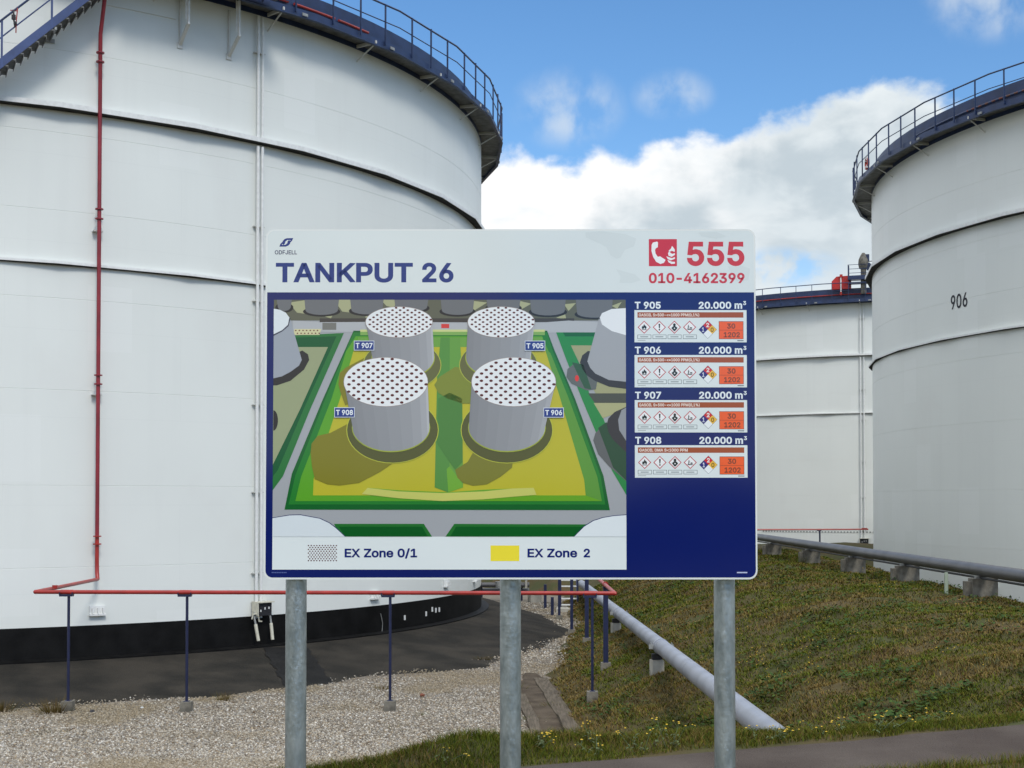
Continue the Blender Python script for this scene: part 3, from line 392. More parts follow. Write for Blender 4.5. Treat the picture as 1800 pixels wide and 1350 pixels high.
# ------------------------------------------------------------------ storage tanks (local origin: centre of the base, z = pit floor)
COURSE_Z = [.54, 2.9, 5.0, 7.45, 9.8, 12.06, 14.06, 16.2, 18.30]      # plate courses
Z_GL, Z_GU, Z_LIP, Z_RAIL, Z_TOP = 6.07 + E, 10.05 + E, 13.68 + E, 15.03 + E, 14.74 + E
def make_tank(c, name_label, rot, features):
    root = empty('storage_tank', (c[0], c[1], 0), name_label, 'storage tank', 'white storage tanks')
    def cached(key, fn):
        if key not in CACHE: CACHE[key] = fn()
        return CACHE[key]
    for i, (z0, z1) in enumerate(zip(COURSE_Z[:-1], COURSE_Z[1:])):
        me = cached(('course', i), lambda: MB().lathe([(19.9945, z0), (19.9945, z0 + .006), (20.0, z0 + .012), (20.0, z1 - .003), (19.9945, z1)], 192).mesh('shell_course', MT['white'], 12))
        link('shell_course', me, root)
    bt = features.get('base', 1.4)
    link('base_band', cached(('base', bt), lambda: MB().lathe([(20.3, .50), (20.3, .575), (20.02, .60), (20.012, bt)], 192).mesh('base_band', MT['black'], 50)), root)
    link('shell_top_band', cached('top', lambda: MB().lathe([(20.0, 18.30), (20.012, 18.31), (20.012, Z_TOP), (19.9, Z_TOP + .02), (19.85, Z_TOP - .3)], 144).mesh('shell_top_band', MT['blue'], 50)), root)
    link('roof', cached('roof', lambda: MB().lathe([(19.85, Z_TOP - .35), (.1, Z_TOP + .5)], 96).mesh('roof', MT['girder'], 30)), root)
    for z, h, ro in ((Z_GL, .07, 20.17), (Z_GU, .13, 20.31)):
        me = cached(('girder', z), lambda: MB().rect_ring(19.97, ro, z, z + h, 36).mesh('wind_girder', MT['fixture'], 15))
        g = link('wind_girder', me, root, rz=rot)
        link('soffit_shade', cached(('soffit_shade', z), lambda: MB().rect_ring(19.98, ro - .012, z - .022, z - .003, 36).mesh('soffit_shade', MT['soffit_shade'], 15)), g)  # thin added ring, girder's underside shade put into its colour
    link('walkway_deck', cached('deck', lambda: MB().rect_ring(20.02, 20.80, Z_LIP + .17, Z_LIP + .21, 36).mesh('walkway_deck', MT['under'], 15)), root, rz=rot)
    def fascia():
        m = MB(); m.lathe([(20.74, Z_LIP), (20.85, Z_LIP), (20.85, Z_LIP + .03), (20.81, Z_LIP + .03), (20.81, Z_LIP + .23), (20.79, Z_LIP + .23), (20.79, Z_LIP + .03), (20.74, Z_LIP + .03)], 36, close=True); return m.mesh('fascia', MT['blue'], 15)
    link('fascia', cached('fascia', fascia), root, rz=rot)
    R2 = 20.815; ring = [(R2 * math.cos(2 * math.pi * k / 36), R2 * math.sin(2 * math.pi * k / 36)) for k in range(36)]
    link('handrail', cached('hr', lambda: MB().tube([(x, y, Z_RAIL) for x, y in ring], .030, 8, closed=True).mesh('handrail', MT['blue'])), root, rz=rot)
    link('mid_rail', cached('mr', lambda: MB().tube([(x, y, Z_RAIL - .52) for x, y in ring], .017, 6, closed=True).mesh('mid_rail', MT['blue'])), root, rz=rot)
    pm = cached('post', lambda: MB().box((20.80, 0, (Z_LIP + .1 + Z_RAIL) / 2), (.05, .032, Z_RAIL - Z_LIP - .1)).mesh('railing_post', MT['blue'], 0))
    bm_ = cached('brk', lambda: MB().bar((20.0, 0, Z_LIP + .10), (20.78, 0, Z_LIP + .10), .05, .09).bar((20.72, 0, Z_LIP + .05), (20.0, 0, Z_LIP - .36), .03, .035).mesh('bracket', MT['girder'], 0))
    sm = cached('splice', lambda: MB().box((20.845, .03, Z_LIP + .075), (.03, .19, .08)).mesh('splice_plate', MT['steel'], 0))
    lo, hi = features.get('arc', (0, 360))
    for k in range(36):
        a = math.degrees(rot) + 10 * k
        if not ((a - lo) % 360 <= (hi - lo)): continue
        for j in (1.9, 5.0, 8.1): link('railing_post', pm, root, rz=R_(a + j))
        link('bracket', bm_, root, rz=R_(a - 3)); link('splice_plate', sm, root, rz=R_(a - 1.2))
    for a in features.get('conduit', ()):
        me = cached('cond', lambda: MB().tube([(20.12, 0, 1.35), (20.12, 0, Z_GU - .1)], .045, 8).mesh('conduit', MT['fixture']))
        o = link('conduit', me, root, rz=R_(a))
        me2 = cached('cond2', lambda: MB().tube([(20.12, 0, Z_GU + .16), (20.12, 0, Z_LIP - .05)], .04, 8).mesh('conduit', MT['fixture'])); link('conduit', me2, root, rz=R_(a))
        cm = cached('clamp', lambda: MB().box((20.06, 0, 0), (.10, .20, .025)).mesh('clamp', MT['girder'], 0))
        for z in (2.6, 4.85, 7.3, 10.2, 12.3, 17.2): link('clamp', cm, root, (0, 0, z), R_(a))
    def tubes_arc(a0, a1, r, z, rad, n): return [(r * math.cos(R_(a0 + (a1 - a0) * i / n)), r * math.sin(R_(a0 + (a1 - a0) * i / n)), z) for i in range(n + 1)]
    for a0, a1, mt in features.get('foam', ()):
        MB().tube(tubes_arc(a0, a1, 20.07, 14.32 + E, 0, max(3, int(abs(a1 - a0)))), .038, 8).build('foam_pipe', MT[mt], root)
    for a, z, w in features.get('pads', ()):
        m = MB(); m.box((20.06, 0, z), (.14, w, .05)).box((20.03, 0, z + .12), (.05, w * .94, .22))
        for q in (-.32, 0, .32): m.box((20.09, q * w, z + .10), (.10, .03, .16))
        m.build('support_bracket', MT['fixture'], root, rz=R_(a), smooth=0)
    return root
CACHE = {}
def polar(c, a, r, z): return Vector((c[0] + r * math.cos(R_(a)), c[1] + r * math.sin(R_(a)), z))
tankL = make_tank(TANKS['L'], 'nearest white tank with a blue staircase and a red pipe up its wall', R_(-21.5),
    dict(arc=(-112, 42), conduit=(-45.62, -45.20), foam=[(-60, -42.6, 'red'), (-42.0, -37.5, 'red'), (-37.0, -33.2, 'red')], pads=[(-58.5, E - 2.93, .42), (-32.0, E - 2.97, .40), (-18.7, E - 2.86, .34), (-8, E - 2.9, .34)]))
tankR = make_tank(TANKS['R'], 'white tank beyond the grass dike, marked 906 in black', R_(175),
    dict(base=.85, arc=(95, 280), foam=[(-171, -150, 'blue'), (-160.5, -110, 'rustred')], pads=[(-171.5, E - 3.05, .42), (-157.4, E - 3.05, .5)]))
tankB = make_tank(TANKS['B'], 'farthest white tank showing between the sign and tank 906', R_(-145),
    dict(arc=(170, 330), conduit=(-107.99, -107.35), foam=[(-170, -60, 'red')]))
# number painted on the right tank, bent to the shell
def text_polys(s, GL, track=0):
    x = 0; polys = []
    for ch in s:
        if ch == ' ': x += 205; continue
        adv, cs = GL[ch]; polys += [[[(x + px, py) for px, py in c] for c in cs]]; x += adv + track
    return polys, x
def parse(s):
    d = {}
    for g in s.split('|'):
        p = g[1:].split(';'); cs = [[tuple(map(int, q.split())) for q in c.split(',')] for c in p[1:]]
        if g[0] in 'PR' and len(cs[0]) > 20:          # the bowl runs through the stem: part it into outline and counter
            c = cs[0]; i = next(i for i in range(2, len(c)) if c[i][0] < 125 and c[i + 1][0] < 125)
            cs = [c[:i] + [(125, c[i][1]), (125, 0)], [(125, c[i + 1][1])] + c[i + 2:-1]] + cs[1:]
        d[g[0]] = (int(p[0]), cs)
    return d
GLB, GLR = parse(GB), parse(GR)
def area(c): return sum(c[i - 1][0] * c[i][1] - c[i][0] * c[i - 1][1] for i in range(len(c))) / 2
def inside(p, c):
    r = False
    for i in range(len(c)):
        (x0, y0), (x1, y1) = c[i - 1], c[i]
        if (y0 > p[1]) != (y1 > p[1]) and p[0] < (x1 - x0) * (p[1] - y0) / (y1 - y0) + x0: r = not r
    return r
def tess(cs):
    """glyph contours -> vertices, triangles; overlapping strokes are filled one by one, counters cut out"""
    big = [c for c in cs if not any(inside(c[0], o) and inside(c[len(c) // 2], o) for o in cs if o is not c)]
    vs_, fs = [], []
    for o in big:
        grp = [o] + [c for c in cs if c not in big and inside(c[0], o)]; b = len(vs_); vs_ += [p for c in grp for p in c]
        fs += [tuple(i + b for i in f) for f in tessellate_polygon([[Vector((p[0], p[1], 0)) for p in c] for c in grp])]
    return vs_, fs
def embolden(cs, d):
    """a band of width 2d along every contour, laid over the fill"""
    vs_, fs = [], []
    for c in cs:
        n = len(c); b = len(vs_)
        for i in range(n):
            p0, p1, p2 = Vector(c[i - 1]), Vector(c[i]), Vector(c[(i + 1) % n]); e0, e1 = (p1 - p0), (p2 - p1)
            e0 = e0.normalized() if e0.length > 0 else Vector((1, 0)); e1 = e1.normalized() if e1.length > 0 else e0
            nn = Vector((-e0.y - e1.y, e0.x + e1.x)); nn = nn.normalized() if nn.length > .01 else Vector((-e0.y, e0.x)); k = min(1.6, 1 / max(.3, nn.dot(Vector((-e0.y, e0.x)))))
            vs_ += [tuple(p1 + nn * d * k), tuple(p1 - nn * d * k)]
        fs += [(b + 2 * i, b + 2 * i + 1, b + 2 * ((i + 1) % n) + 1, b + 2 * ((i + 1) % n)) for i in range(n)]
    return vs_, fs
def number_on_tank():
    m = MB(); polys, w = text_polys('906', GLR, 10); cap = 531
    for cs in polys:
        v, f = tess(cs); out = []
        for px, py in v:
            a = R_(-162.36) + (px / w - .5) * .72 / 20 * 1.5; out.append((20.006 * math.cos(a), 20.006 * math.sin(a), E + 7.18 + py / cap * .52))
        m.add(out, f)
        v, f = embolden(cs, 15); out = []
        for px, py in v:
            a = R_(-162.36) + (px / w - .5) * .72 / 20 * 1.5; out.append((20.008 * math.cos(a), 20.008 * math.sin(a), E + 7.18 + py / cap * .52))
        m.add(out, f)
    m.build('lettering', MT['letter'], tankR, smooth=0)
number_on_tank()
# staircase of the left tank: from -66 deg it climbs at .358 m per degree
def build_stair():
    zu = lambda a: E + 10.87 + .358 * (a + 65.77)
    A0, A1 = -84.0, -57.3
    def strip(r):
        m = MB(); n = 40; vs_ = []; fs = []
        for i in range(n + 1):
            a = A0 + (A1 - A0) * i / n
            for rr, dz in ((r - .012, -.27), (r + .012, -.27), (r + .012, 0), (r - .012, 0)):
                p = polar((0, 0), a, rr, zu(a) + dz); vs_.append(tuple(p))
        for i in range(n):
            for j in range(4): q = i * 4; fs.append((q + j, q + (j + 1) % 4, q + 4 + (j + 1) % 4, q + 4 + j))
        fs += [(0, 1, 2, 3), tuple(n * 4 + j for j in (3, 2, 1, 0))]
        return m.add(vs_, fs)
    st = strip(21.0); st2 = strip(20.24); st.add(st2.v, st2.f)
    stair = st.build('staircase', MT['stair_blue'], tankL, smooth=30)
    tm = MB().box((20.62, 0, 0), (.76, .27, .035)).box((20.62, .13, -.05), (.76, .012, .06)).mesh('tread', MT['under'], 0)
    a = A0 + .3
    while a < A1:
        link('tread', tm, stair, (0, 0, zu(a) - .215), R_(a)); a += .489
    pts = lambda dz: [polar((0, 0), A0 + (A1 - A0) * i / 30, 21.0, zu(A0 + (A1 - A0) * i / 30) + dz) for i in range(31)]
    MB().tube(pts(.92), .028, 8).build('handrail', MT['blue'], stair); MB().tube(pts(.50), .017, 6).build('mid_rail', MT['stair_blue'], stair)
    pm = MB().box((21.0, 0, .32), (.03, .05, 1.16)).mesh('baluster', MT['stair_blue'], 0)
    for k in range(9):
        a = -59.28 - 3.19 * k
        if a > A0: link('baluster', pm, stair, (0, 0, zu(a)), R_(a))
    am = MB().box((20.5, 0, 0), (1.0, .05, .07)).box((20.02, 0, -.02), (.03, .26, .10)).mesh('support_arm', MT['steel'], 0)
    for a in (-62.2, -68.6, -75.0): link('support_arm', am, stair, (0, 0, zu(a) - .33), R_(a))
    # top landing with its hangers
    n = 16; MB().rect_ring(20.86, 21.55, Z_LIP + .17, Z_LIP + .22, n, R_(-58.0), R_(-45.5)).build('landing', MT['under'], tankL, smooth=15)
    MB().rect_ring(21.52, 21.57, Z_LIP, Z_LIP + .24, n, R_(-58.0), R_(-45.5)).build('landing_edge', MT['blue'], tankL, smooth=15)
    hm = MB().box((20.55, 0, E + 13.22), (.10, .035, 1.0)).box((20.50, 0, E + 13.3), (.02, .13, .85)).mesh('hanger', MT['fixture'], 0)
    sm = MB().bar((20.0, 0, E + 12.30), (20.58, 0, E + 12.76), .09, .05).bar((20.02, 0, E + 12.40), (20.02, 0, E + 13.6), .05, .06).box((20.015, 0, E + 12.30), (.04, .16, .16)).mesh('strut', MT['girder'], 0)
    for a in (-52.35, -48.15):
        h = link('hanger', hm, tankL, rz=R_(a)); link('strut', sm, h)
    MB().rect_ring(20.0, 20.035, E + 12.98, E + 13.62, 12, R_(-58.3), R_(-52.7)).build('stiffener_plate', MT['white'], tankL, smooth=15)
    # straps looped on the stair rail
    for dx, mt, lb, bend in ((25.5, 'dark', 'short black strap hanging from the blue stair handrail', .05), (32.5, 'red', 'thin red strap with hook hanging from the blue stair handrail', -.02)):
        top = polar(TANKS['L'], -64.95 + (dx - 25.5) * .035, 21.0, 0); az = -64.95 + (dx - 25.5) * .035
        z = zu(az) + .92; L_ = .38 if mt == 'dark' else .62
        m = MB().tube([(0, 0, .03), (.02, -.03, -.05), (bend * .4, -.03, -L_ * .5), (bend, -.02, -L_)], .022 if mt == 'dark' else .014, 6)
        if mt == 'dark': m.box((.02, -.03, -.16), (.09, .05, .12)).box((.06, -.03, -.30), (.07, .05, .06))
        else: m.tube([(-.16, -.03, -.06), (.01, -.03, -.08)], .012, 6)
        tag(m.build('strap', MT[mt], None, (top.x, top.y, z)), lb, 'strap')
build_stair()
# junction box with cable ends at the foot of the conduits of the left tank
def junction_box(root, a, z, k=1.0):
    b = MB().box((20.17, .06, z), (.22, .46 * k, .36)).build('junction_box', MT['dark'], root, rz=R_(a), smooth=0)
    MB().box((20.20, .06, z + .195), (.34, .54 * k, .03)).build('box_hood', MT['cream'], b, smooth=0)
    MB().box((20.20, -.20 * k, z), (.30, .03, .36)).build('side_plate', MT['cream'], b, smooth=0)
    gm = MB().box((0, 0, 0), (.02, .035, .06)).mesh('cable_gland', MT['fixture'], 0)
    for q, dz in ((-.08, -.04), (.06, .02), (.19, .03)): link('cable_gland', gm, b, (20.29, q, z + dz))
    for q, lean in ((-.26, .06), (.27, 0.0)):
        MB().tube([(20.2, q + (.05 if q < 0 else -.06), z - .08), (20.24, q + .0, z - .22), (20.28, q + lean * .3, z - .40)], .028, 8).build('cable', MT['steel'], b)
        MB().tube([(20.28, q + lean * .3, z - .40), (20.36, q + lean, z - .86)], .047, 10).build('cable_sleeve', MT['cream'], b)
    MB().tube([(20.25, -.34, z - .26), (20.27, -.32, z - .13), (20.28, -.22, z - .12), (20.28, -.15, z - .2), (20.27, -.12, z - .33), (20.26, -.02, z - .34)], .020, 6).build('cable_loop', MT['cream'], b)
junction_box(tankL, -45.3, E - 3.0)
junction_box(tankB, -107.6, E - 2.75, 1.2)
tg = MB().box((20.03, 0, 0), (.03, .06, .15)).mesh('reflective_tag', MT['fixture'], 0)
for a, z in ((-27.3, -3.68), (-23.3, -3.66), (-22.0, -3.55), (-21.2, -3.60), (-20.4, -3.60)): link('reflective_tag', tg, tankL, (0, 0, E + z), R_(a))
MB().tube([(20.05, 0, .55), (20.06, .02, .85), (20.06, -.08, 1.15)], .012, 5).build('cable', MT['steel'], tankL, rz=R_(-31.0))
# rim fittings of the far tank: red foam cabinets, gauge platform and gauge
def rim_fittings():
    a = -111.6; c = tankB
    om = MB(); oct_ = [(-.62, 0), (-.62, .62), (-.28, .98), (.50, 1.0), (.72, .80), (.72, 0)]
    k = len(oct_); vs_ = [(20.45, x * .98, y * .9) for x, y in oct_] + [(20.25, x * .98, y * .9) for x, y in oct_]
    om.add(vs_, [tuple(range(k)), tuple(range(k, 2 * k))[::-1]] + [(i, k + i, k + (i + 1) % k, (i + 1) % k) for i in range(k)])
    cb = om.build('foam_cabinet', MT['red_box'], c, (0, 0, E + 14.66), R_(a), smooth=0)
    MB().box((20.47, .05, .90), (.2, .18, .2)).build('cabinet_cap', MT['red_box'], cb, smooth=0)
    MB().tube([(20.50, .03, -.35), (20.50, .03, .85)], .045, 8).build('riser_pipe', MT['fixture'], cb)
    MB().tube([(20.2, .03, -.36), (20.50, .03, -.36), (20.5, .03, -.20)], .06, 8).build('elbow', MT['red'], cb)
    pl = MB().box((20.5, .35, 0), (.7, 1.5, .28)).build('gauge_platform', MT['blue'], c, (0, 0, E + 15.35), R_(-109.0), smooth=0)
    for q in (-.38, 1.1): MB().box((20.2, q, .38), (.04, .05, 1.0)).box((20.8, q, .38), (.04, .05, 1.0)).box((20.5, q, .89), (.6, .05, .04)).build('platform_post', MT['blue'], pl, smooth=0)
    for z in (.89, .60, .32): MB().box((20.8, .36, z), (.035, 1.48, .03)).build('platform_rail', MT['blue'], pl, smooth=0)
    MB().box((20.5, .35, -.38), (.5, 1.5, .05)).box((20.5, -.3, -.35), (.06, .06, .6)).box((20.5, 1.0, -.35), (.06, .06, .6)).build('platform_frame', MT['blue'], pl, smooth=0)
    g = MB().lathe([(.19, -.9), (.19, .8), (.30, .85), (.36, 1.15), (.33, 1.45), (.20, 1.75), (.09, 1.92), (.01, 1.94)], 14, c=(20.45, .62, 0)).build('gauge', mat('gauge_jacket', (.16, .15, .125), .8, var=.3, scale=5), c, (0, 0, E + 15.15), R_(-109.0))
    MB().box((20.45, .88, 1.55), (.24, .26, .5)).box((20.5, .95, .95), (.22, .22, .5)).build('gauge_head', MT['blue'], g, smooth=0)
    MB().tube([(20.45, .9, 1.32), (20.45, 1.35, 1.32)], .03, 6).build('gauge_arm', MT['dark'], g)
rim_fittings()
dots = MB()
for i in range(60): 
    a = R_(-128 + i * .62); dots.box((20.01 * math.cos(a), 20.01 * math.sin(a), E - 2.12), (.05, .09, .09), a)
tag(dots.build('bolt_row', MT['steel'], tankB, smooth=0), kind='stuff')
# lifebuoy on the railing of tank 906
lb = MB().tube([(0, .22 * math.cos(t), .22 * math.sin(t)) for t in (2 * math.pi * i / 20 for i in range(20))], .055, 8, closed=True)
lo = lb.build('lifebuoy', MT['orange'], None, polar(TANKS['R'], 178.2, 20.70, E + 14.22), R_(178)); tag(lo, 'small red lifebuoy hanging inside the railing of tank 906', 'lifebuoy')
for k in range(4): MB().box((0, .22 * math.cos(k * math.pi / 2 + .8), .22 * math.sin(k * math.pi / 2 + .8)), (.125, .08, .125)).build('band', MT['fixture'], lo, smooth=0)
# ------------------------------------------------------------------ the information sign
def build_sign():
    D = 6.5; S = D / F_; base = P(897.5, 1018, D); gz = float(ROAD_Z) + .03
    root = empty('information_sign', (base.x, D, gz), 'large blue and white information sign on three galvanised posts', 'sign')
    tilt = R_(.9); bz = base.z - gz; LAY = .00022
    def SP(px, py, lay):
        x = (px - 897.5) * S; z = (1018 - py) * S; y = -lay * LAY
        return (x, y * math.cos(tilt) + z * math.sin(tilt), bz + z * math.cos(tilt) - y * math.sin(tilt))
    def lin(c): 
        out = []
        for v in c:
            v /= 255; l = v / 12.92 if v <= .04045 else ((v + .055) / 1.055) ** 2.4
            out.append(max(.0028, min(.86, l * 1.17 - .008)))
        return tuple(out)
    def poly(m, pts, col, lay):
        v = [SP(x, y, lay) for x, y in pts]; t = tessellate_polygon([[Vector((x, -y, 0)) for x, y in pts]])
        m.add(v, t, lin(col)); return m
    def rect(m, x0, y0, x1, y1, col, lay): return poly(m, [(x0, y1), (x1, y1), (x1, y0), (x0, y0)], col, lay)
    def ell(m, cx, cy, rx, ry, col, lay, n=40, a0=0, a1=360, tilt_=0):
        p = []
        for i in range(n + (0 if a1 - a0 == 360 else 1)):
            t = R_(a0 + (a1 - a0) * i / n); x, y = rx * math.cos(t), ry * math.sin(t); q = R_(tilt_)
            p.append((cx + x * math.cos(q) - y * math.sin(q), cy + x * math.sin(q) + y * math.cos(q)))
        return poly(m, p, col, lay)
    def text(m, s, x0, x1, yb, cap, col, lay, GL=None):
        GL = GL or GLB; polys, w = text_polys(s, GL)
        bd = 28 if GL is GLB else 14; xs = [p[0] for cs in polys for c in cs for p in c]; a, b = min(xs) - bd, max(xs) + bd; k = cap / (531.0 + 2 * bd)
        for cs in polys:
            for (v, t), dl in ((tess(cs), 0), (embolden(cs, bd), .35)) if bd else ((tess(cs), 0),):
                m.add([SP(x0 + (px - a) / (b - a) * (x1 - x0), yb - (py + bd) * k, lay + dl) for px, py in v], t, lin(col))
        return m
    def rrect(x0, y0, x1, y1, r, corners='abcd', n=7):
        p = []
        for key, cx, cy, a in (('a', x0 + r, y0 + r, 180), ('b', x1 - r, y0 + r, 270), ('c', x1 - r, y1 - r, 0), ('d', x0 + r, y1 - r, 90)):
            if key in corners: p += [(cx + r * math.cos(R_(a + 90 * i / n)), cy + r * math.sin(R_(a + 90 * i / n))) for i in range(n + 1)]
            else: p.append({'a': (x0, y0), 'b': (x1, y0), 'c': (x1, y1), 'd': (x0, y1)}[key])
        return p
    PR = MT['print_']
    def fin(m, name, parent=root): return m.build(name, PR, parent, smooth=0)
    # board with thickness
    outl = rrect(464.0, 399.3, 1331.0, 1018.5, 15); n = len(outl); m = MB()
    a = [SP(x, y, 0) for x, y in outl]; b = [SP(x, y, -127) for x, y in outl]
    m.add(a + b, [tuple(range(n))[::-1], tuple(range(n, 2 * n))] + [(i, (i + 1) % n, n + (i + 1) % n, n + i) for i in range(n)])
    m.build('board', MT['signwhite'], root, smooth=30)
    navy = (10, 34, 92)
    hd = fin(poly(MB(), rrect(467.3, 402.2, 1327.8, 511.8, 12.5, 'ab'), (204, 211, 209), 1), 'header_panel')
    m = MB()
    for pts in ([(1030, 405), (1060, 403), (1100, 408), (1120, 416), (1116, 430), (1100, 436), (1092, 450), (1085, 452), (1075, 446), (1066, 430), (1045, 420), (1031, 414)],
                [(1084, 470), (1096, 474), (1118, 480), (1128, 490), (1112, 495), (1090, 495), (1092, 484)], [(1230, 405), (1262, 404), (1280, 412), (1262, 416), (1236, 412)], [(1282, 466), (1300, 462), (1322, 470), (1318, 490), (1298, 492)]):
        fin(poly(MB(), pts, (198, 205, 203), 2), 'faint_map', hd)
    bf = fin(poly(MB(), rrect(467.0, 511.8, 1328.2, 1015.3, 12.5, 'cd'), navy, 1), 'blue_panel')
    rectw = MB()
    # emblem: two interlocked slanted links
    m = MB(); ec = (44, 58, 120)
    poly(m, [(497, 417), (501, 415.4), (512.5, 415.2), (510.5, 420), (506, 424.5), (501.5, 426.2), (503, 423.6), (507, 420.6), (507.6, 418.6), (502, 418.8), (498.5, 421.6), (498, 424.6), (495.4, 427.6), (493, 425.4), (493.8, 420.6)], ec, 2)
    poly(m, [(504, 428.4), (499.5, 430.4), (488, 430.4), (489.6, 425.6), (494, 421.4), (498.4, 419.8), (497, 422.4), (493.2, 425.2), (492.4, 427.4), (498.4, 427.2), (502, 424.4), (502.4, 421.4), (505, 418.6), (507.4, 420.8), (507, 425.2)], ec, 3)
    text(m, 'ODFJELL', 480, 519.3, 444.2, 7.6, (30, 38, 80), 2, GLR); fin(m, 'emblem', hd)
    fin(text(MB(), 'TANKPUT', 482, 724.5, 494, 36, (40, 56, 116), 2), 'heading', hd); fin(text(MB(), '26', 741, 796.5, 494, 36, (40, 56, 116), 2), 'heading_number', hd)
    m = MB(); text(m, '555', 1210, 1311.5, 464.6, 44.6, (190, 56, 62), 2); fin(m, 'alarm_number', hd); m = MB(); text(m, '010-4162399', 1142, 1311.5, 495.6, 19, (188, 56, 66), 2); fin(m, 'phone_number', hd)
    # fire telephone pictogram
    m = MB(); rect(m, 1142.3, 417, 1192, 465.3, (190, 50, 62), 2); wh = (222, 224, 222)
    Z = lambda pts: [(900 + x / 4.0909, 390 + y / 4.0909) for x, y in pts]
    poly(m, Z([(1012, 152), (1020, 136), (1052, 128), (1058, 136), (1056, 170), (1042, 178), (1036, 190), (1040, 216), (1056, 240), (1072, 236), (1112, 262), (1100, 284), (1074, 292), (1044, 276), (1022, 240), (1010, 196)]), wh, 3)
    for pts in ([(1160, 160), (1180, 188), (1178, 204), (1158, 196), (1140, 204), (1134, 196), (1150, 182)], [(1130, 214), (1134, 232), (1156, 240), (1180, 226), (1180, 212), (1164, 218), (1150, 214), (1140, 196)],
                [(1118, 236), (1128, 256), (1150, 266), (1180, 254), (1180, 240), (1160, 250), (1140, 244)], [(1126, 262), (1134, 280), (1156, 292), (1180, 290), (1180, 276), (1160, 276), (1140, 268)]): poly(m, Z(pts), wh, 3)
    fin(m, 'fire_phone_pictogram', hd)
    # ---- picture of the tank pit
    m = MB(); g = (152, 155, 158)
    X0, X1, Y0, Y1 = 479, 1101, 525, 943.5
    rect(m, X0, Y0, X1, Y1, g, 2)
    rect(m, X0, Y0, X1, 562, (92, 93, 78), 3)
    for p in ([(505, 530), (540, 525), (535, 550), (520, 548)], [(590, 525), (618, 525), (616, 548), (600, 546), (592, 535)], [(668, 525), (692, 525), (694, 540), (678, 536)], [(830, 527), (856, 530), (832, 545)], [(913, 527), (934, 532), (915, 543)], [(992, 533), (1013, 531), (1000, 545)], [(1076, 536), (1094, 529), (1086, 541)], [(978, 557), (994, 551), (996, 560)], [(556, 551), (585, 549), (580, 558)], [(640, 556), (648, 550), (650, 560)]): poly(m, p, (158, 160, 124), 4)
    rect(m, 560, 558, 1010, 565, (66, 62, 58), 4)
    for x0, x1, yb in ((484, 511, 545), (533, 594, 552), (614, 673, 551), (692, 752, 546), (774, 833, 552), (855, 915, 546), (932, 995, 553), (1013, 1078, 557)):
        cx, rx = (x0 + x1) / 2, (x1 - x0) / 2
        ell(m, cx, yb - 6, rx + 2.5, 9, (44, 42, 42), 5, 24); poly(m, [(x0, 525), (x0 + 2, yb - 8)] + [(cx - (rx - 2) * math.cos(R_(t)), yb - 8 + 8 * math.sin(R_(t))) for t in range(20, 180, 20)] + [(x1 - 2, yb - 8), (x1, 525)], (104, 106, 108), 6)
    poly(m, [(513, 562), (560, 565), (700, 564), (830, 566), (960, 565), (1000, 562), (1054, 565), (1052, 584), (513, 582)], (166, 169, 171), 5)
    rect(m, 565, 566, 589.5, 578.5, (112, 112, 106), 6); rect(m, 775, 568, 789, 575.5, (196, 62, 58), 6)
    poly(m, [(516, 577), (563, 577), (560, 587.5), (512, 587.5)], (196, 192, 150), 6)
    for i in range(7):
        for j in range(2): ell(m, 518 + i * 6.4 + j * 3, 579.6 + j * 5, 1.5, 1.2, (104, 58, 52), 7, 8)
    # left neighbouring pit
    poly(m, [(513, 588.5), (603, 584), (544, 720), (497, 837), (479, 862), (479, 588.5)], (44, 108, 56), 5)
    poly(m, [(513, 592), (590, 590), (533, 718), (488, 826), (479, 838), (479, 592)], (24, 84, 48), 6)
    poly(m, [(479, 609), (575, 609), (526, 720), (479, 817)], (143, 150, 116), 7)
    poly(m, [(479, 677), (485, 677), (509, 669), (533, 649), (542, 632), (540, 622), (529.7, 615), (479, 640)], (50, 48, 47), 8)
    poly(m, [(506, 556), (508, 559), (529, 632), (524, 642), (509, 653), (494, 661), (479, 664.5), (479, 560)], (146, 152, 160), 9)
    poly(m, [(479, 541), (490, 543), (500, 548), (506.5, 556.5), (504, 570), (494, 579), (479, 586.5)], (206, 213, 215), 10)
    poly(m, [(507, 556.5), (508.5, 559), (505, 572), (494, 581.5), (479, 589), (479, 586.5), (494, 579), (504, 570)], (54, 54, 70), 11)
    ell(m, 479.5, 739, 8, 18, (46, 44, 44), 8, 20, -90, 90)
    # main pit: banks, floor
    poly(m, [(620, 580), (962, 580), (974, 612), (1011, 700), (1061, 837), (1072, 897), (500, 896), (512.5, 833), (567, 700)], (28, 92, 44), 6)
    poly(m, [(620, 583), (962, 583), (972, 616), (1007, 700), (1056, 837), (1064, 887), (507, 887), (519, 835), (571, 700)], (40, 116, 48), 7)
    poly(m, [(624, 590), (953, 590), (966, 620), (1000, 700), (1050, 838), (1058, 881), (519, 881), (529, 838), (582, 700), (607, 617)], (86, 150, 44), 8)
    rect(m, 632, 578, 958, 587, (188, 194, 130), 8); rect(m, 632, 582, 958, 588, (120, 160, 84), 9)
    poly(m, [(622, 609), (957, 609), (985, 700), (1027, 844), (1029.5, 871), (550, 871), (551, 842), (597, 700)], (174, 168, 50), 9)
    poly(m, [(958, 610), (968, 620), (1000, 700), (1050, 838), (1058, 881), (1029.5, 871), (1027, 844), (985, 700)], (88, 140, 58), 10)
    poly(m, [(760, 871), (1030, 871), (1058, 881), (760, 881)], (96, 152, 40), 10)
    rect(m, 628, 592, 954, 609, (102, 150, 66), 10)
    # central ridge
    poly(m, [(774, 592), (808, 592), (812, 660), (814, 857), (788, 866), (764, 857), (768, 660)], (96, 146, 66), 12)
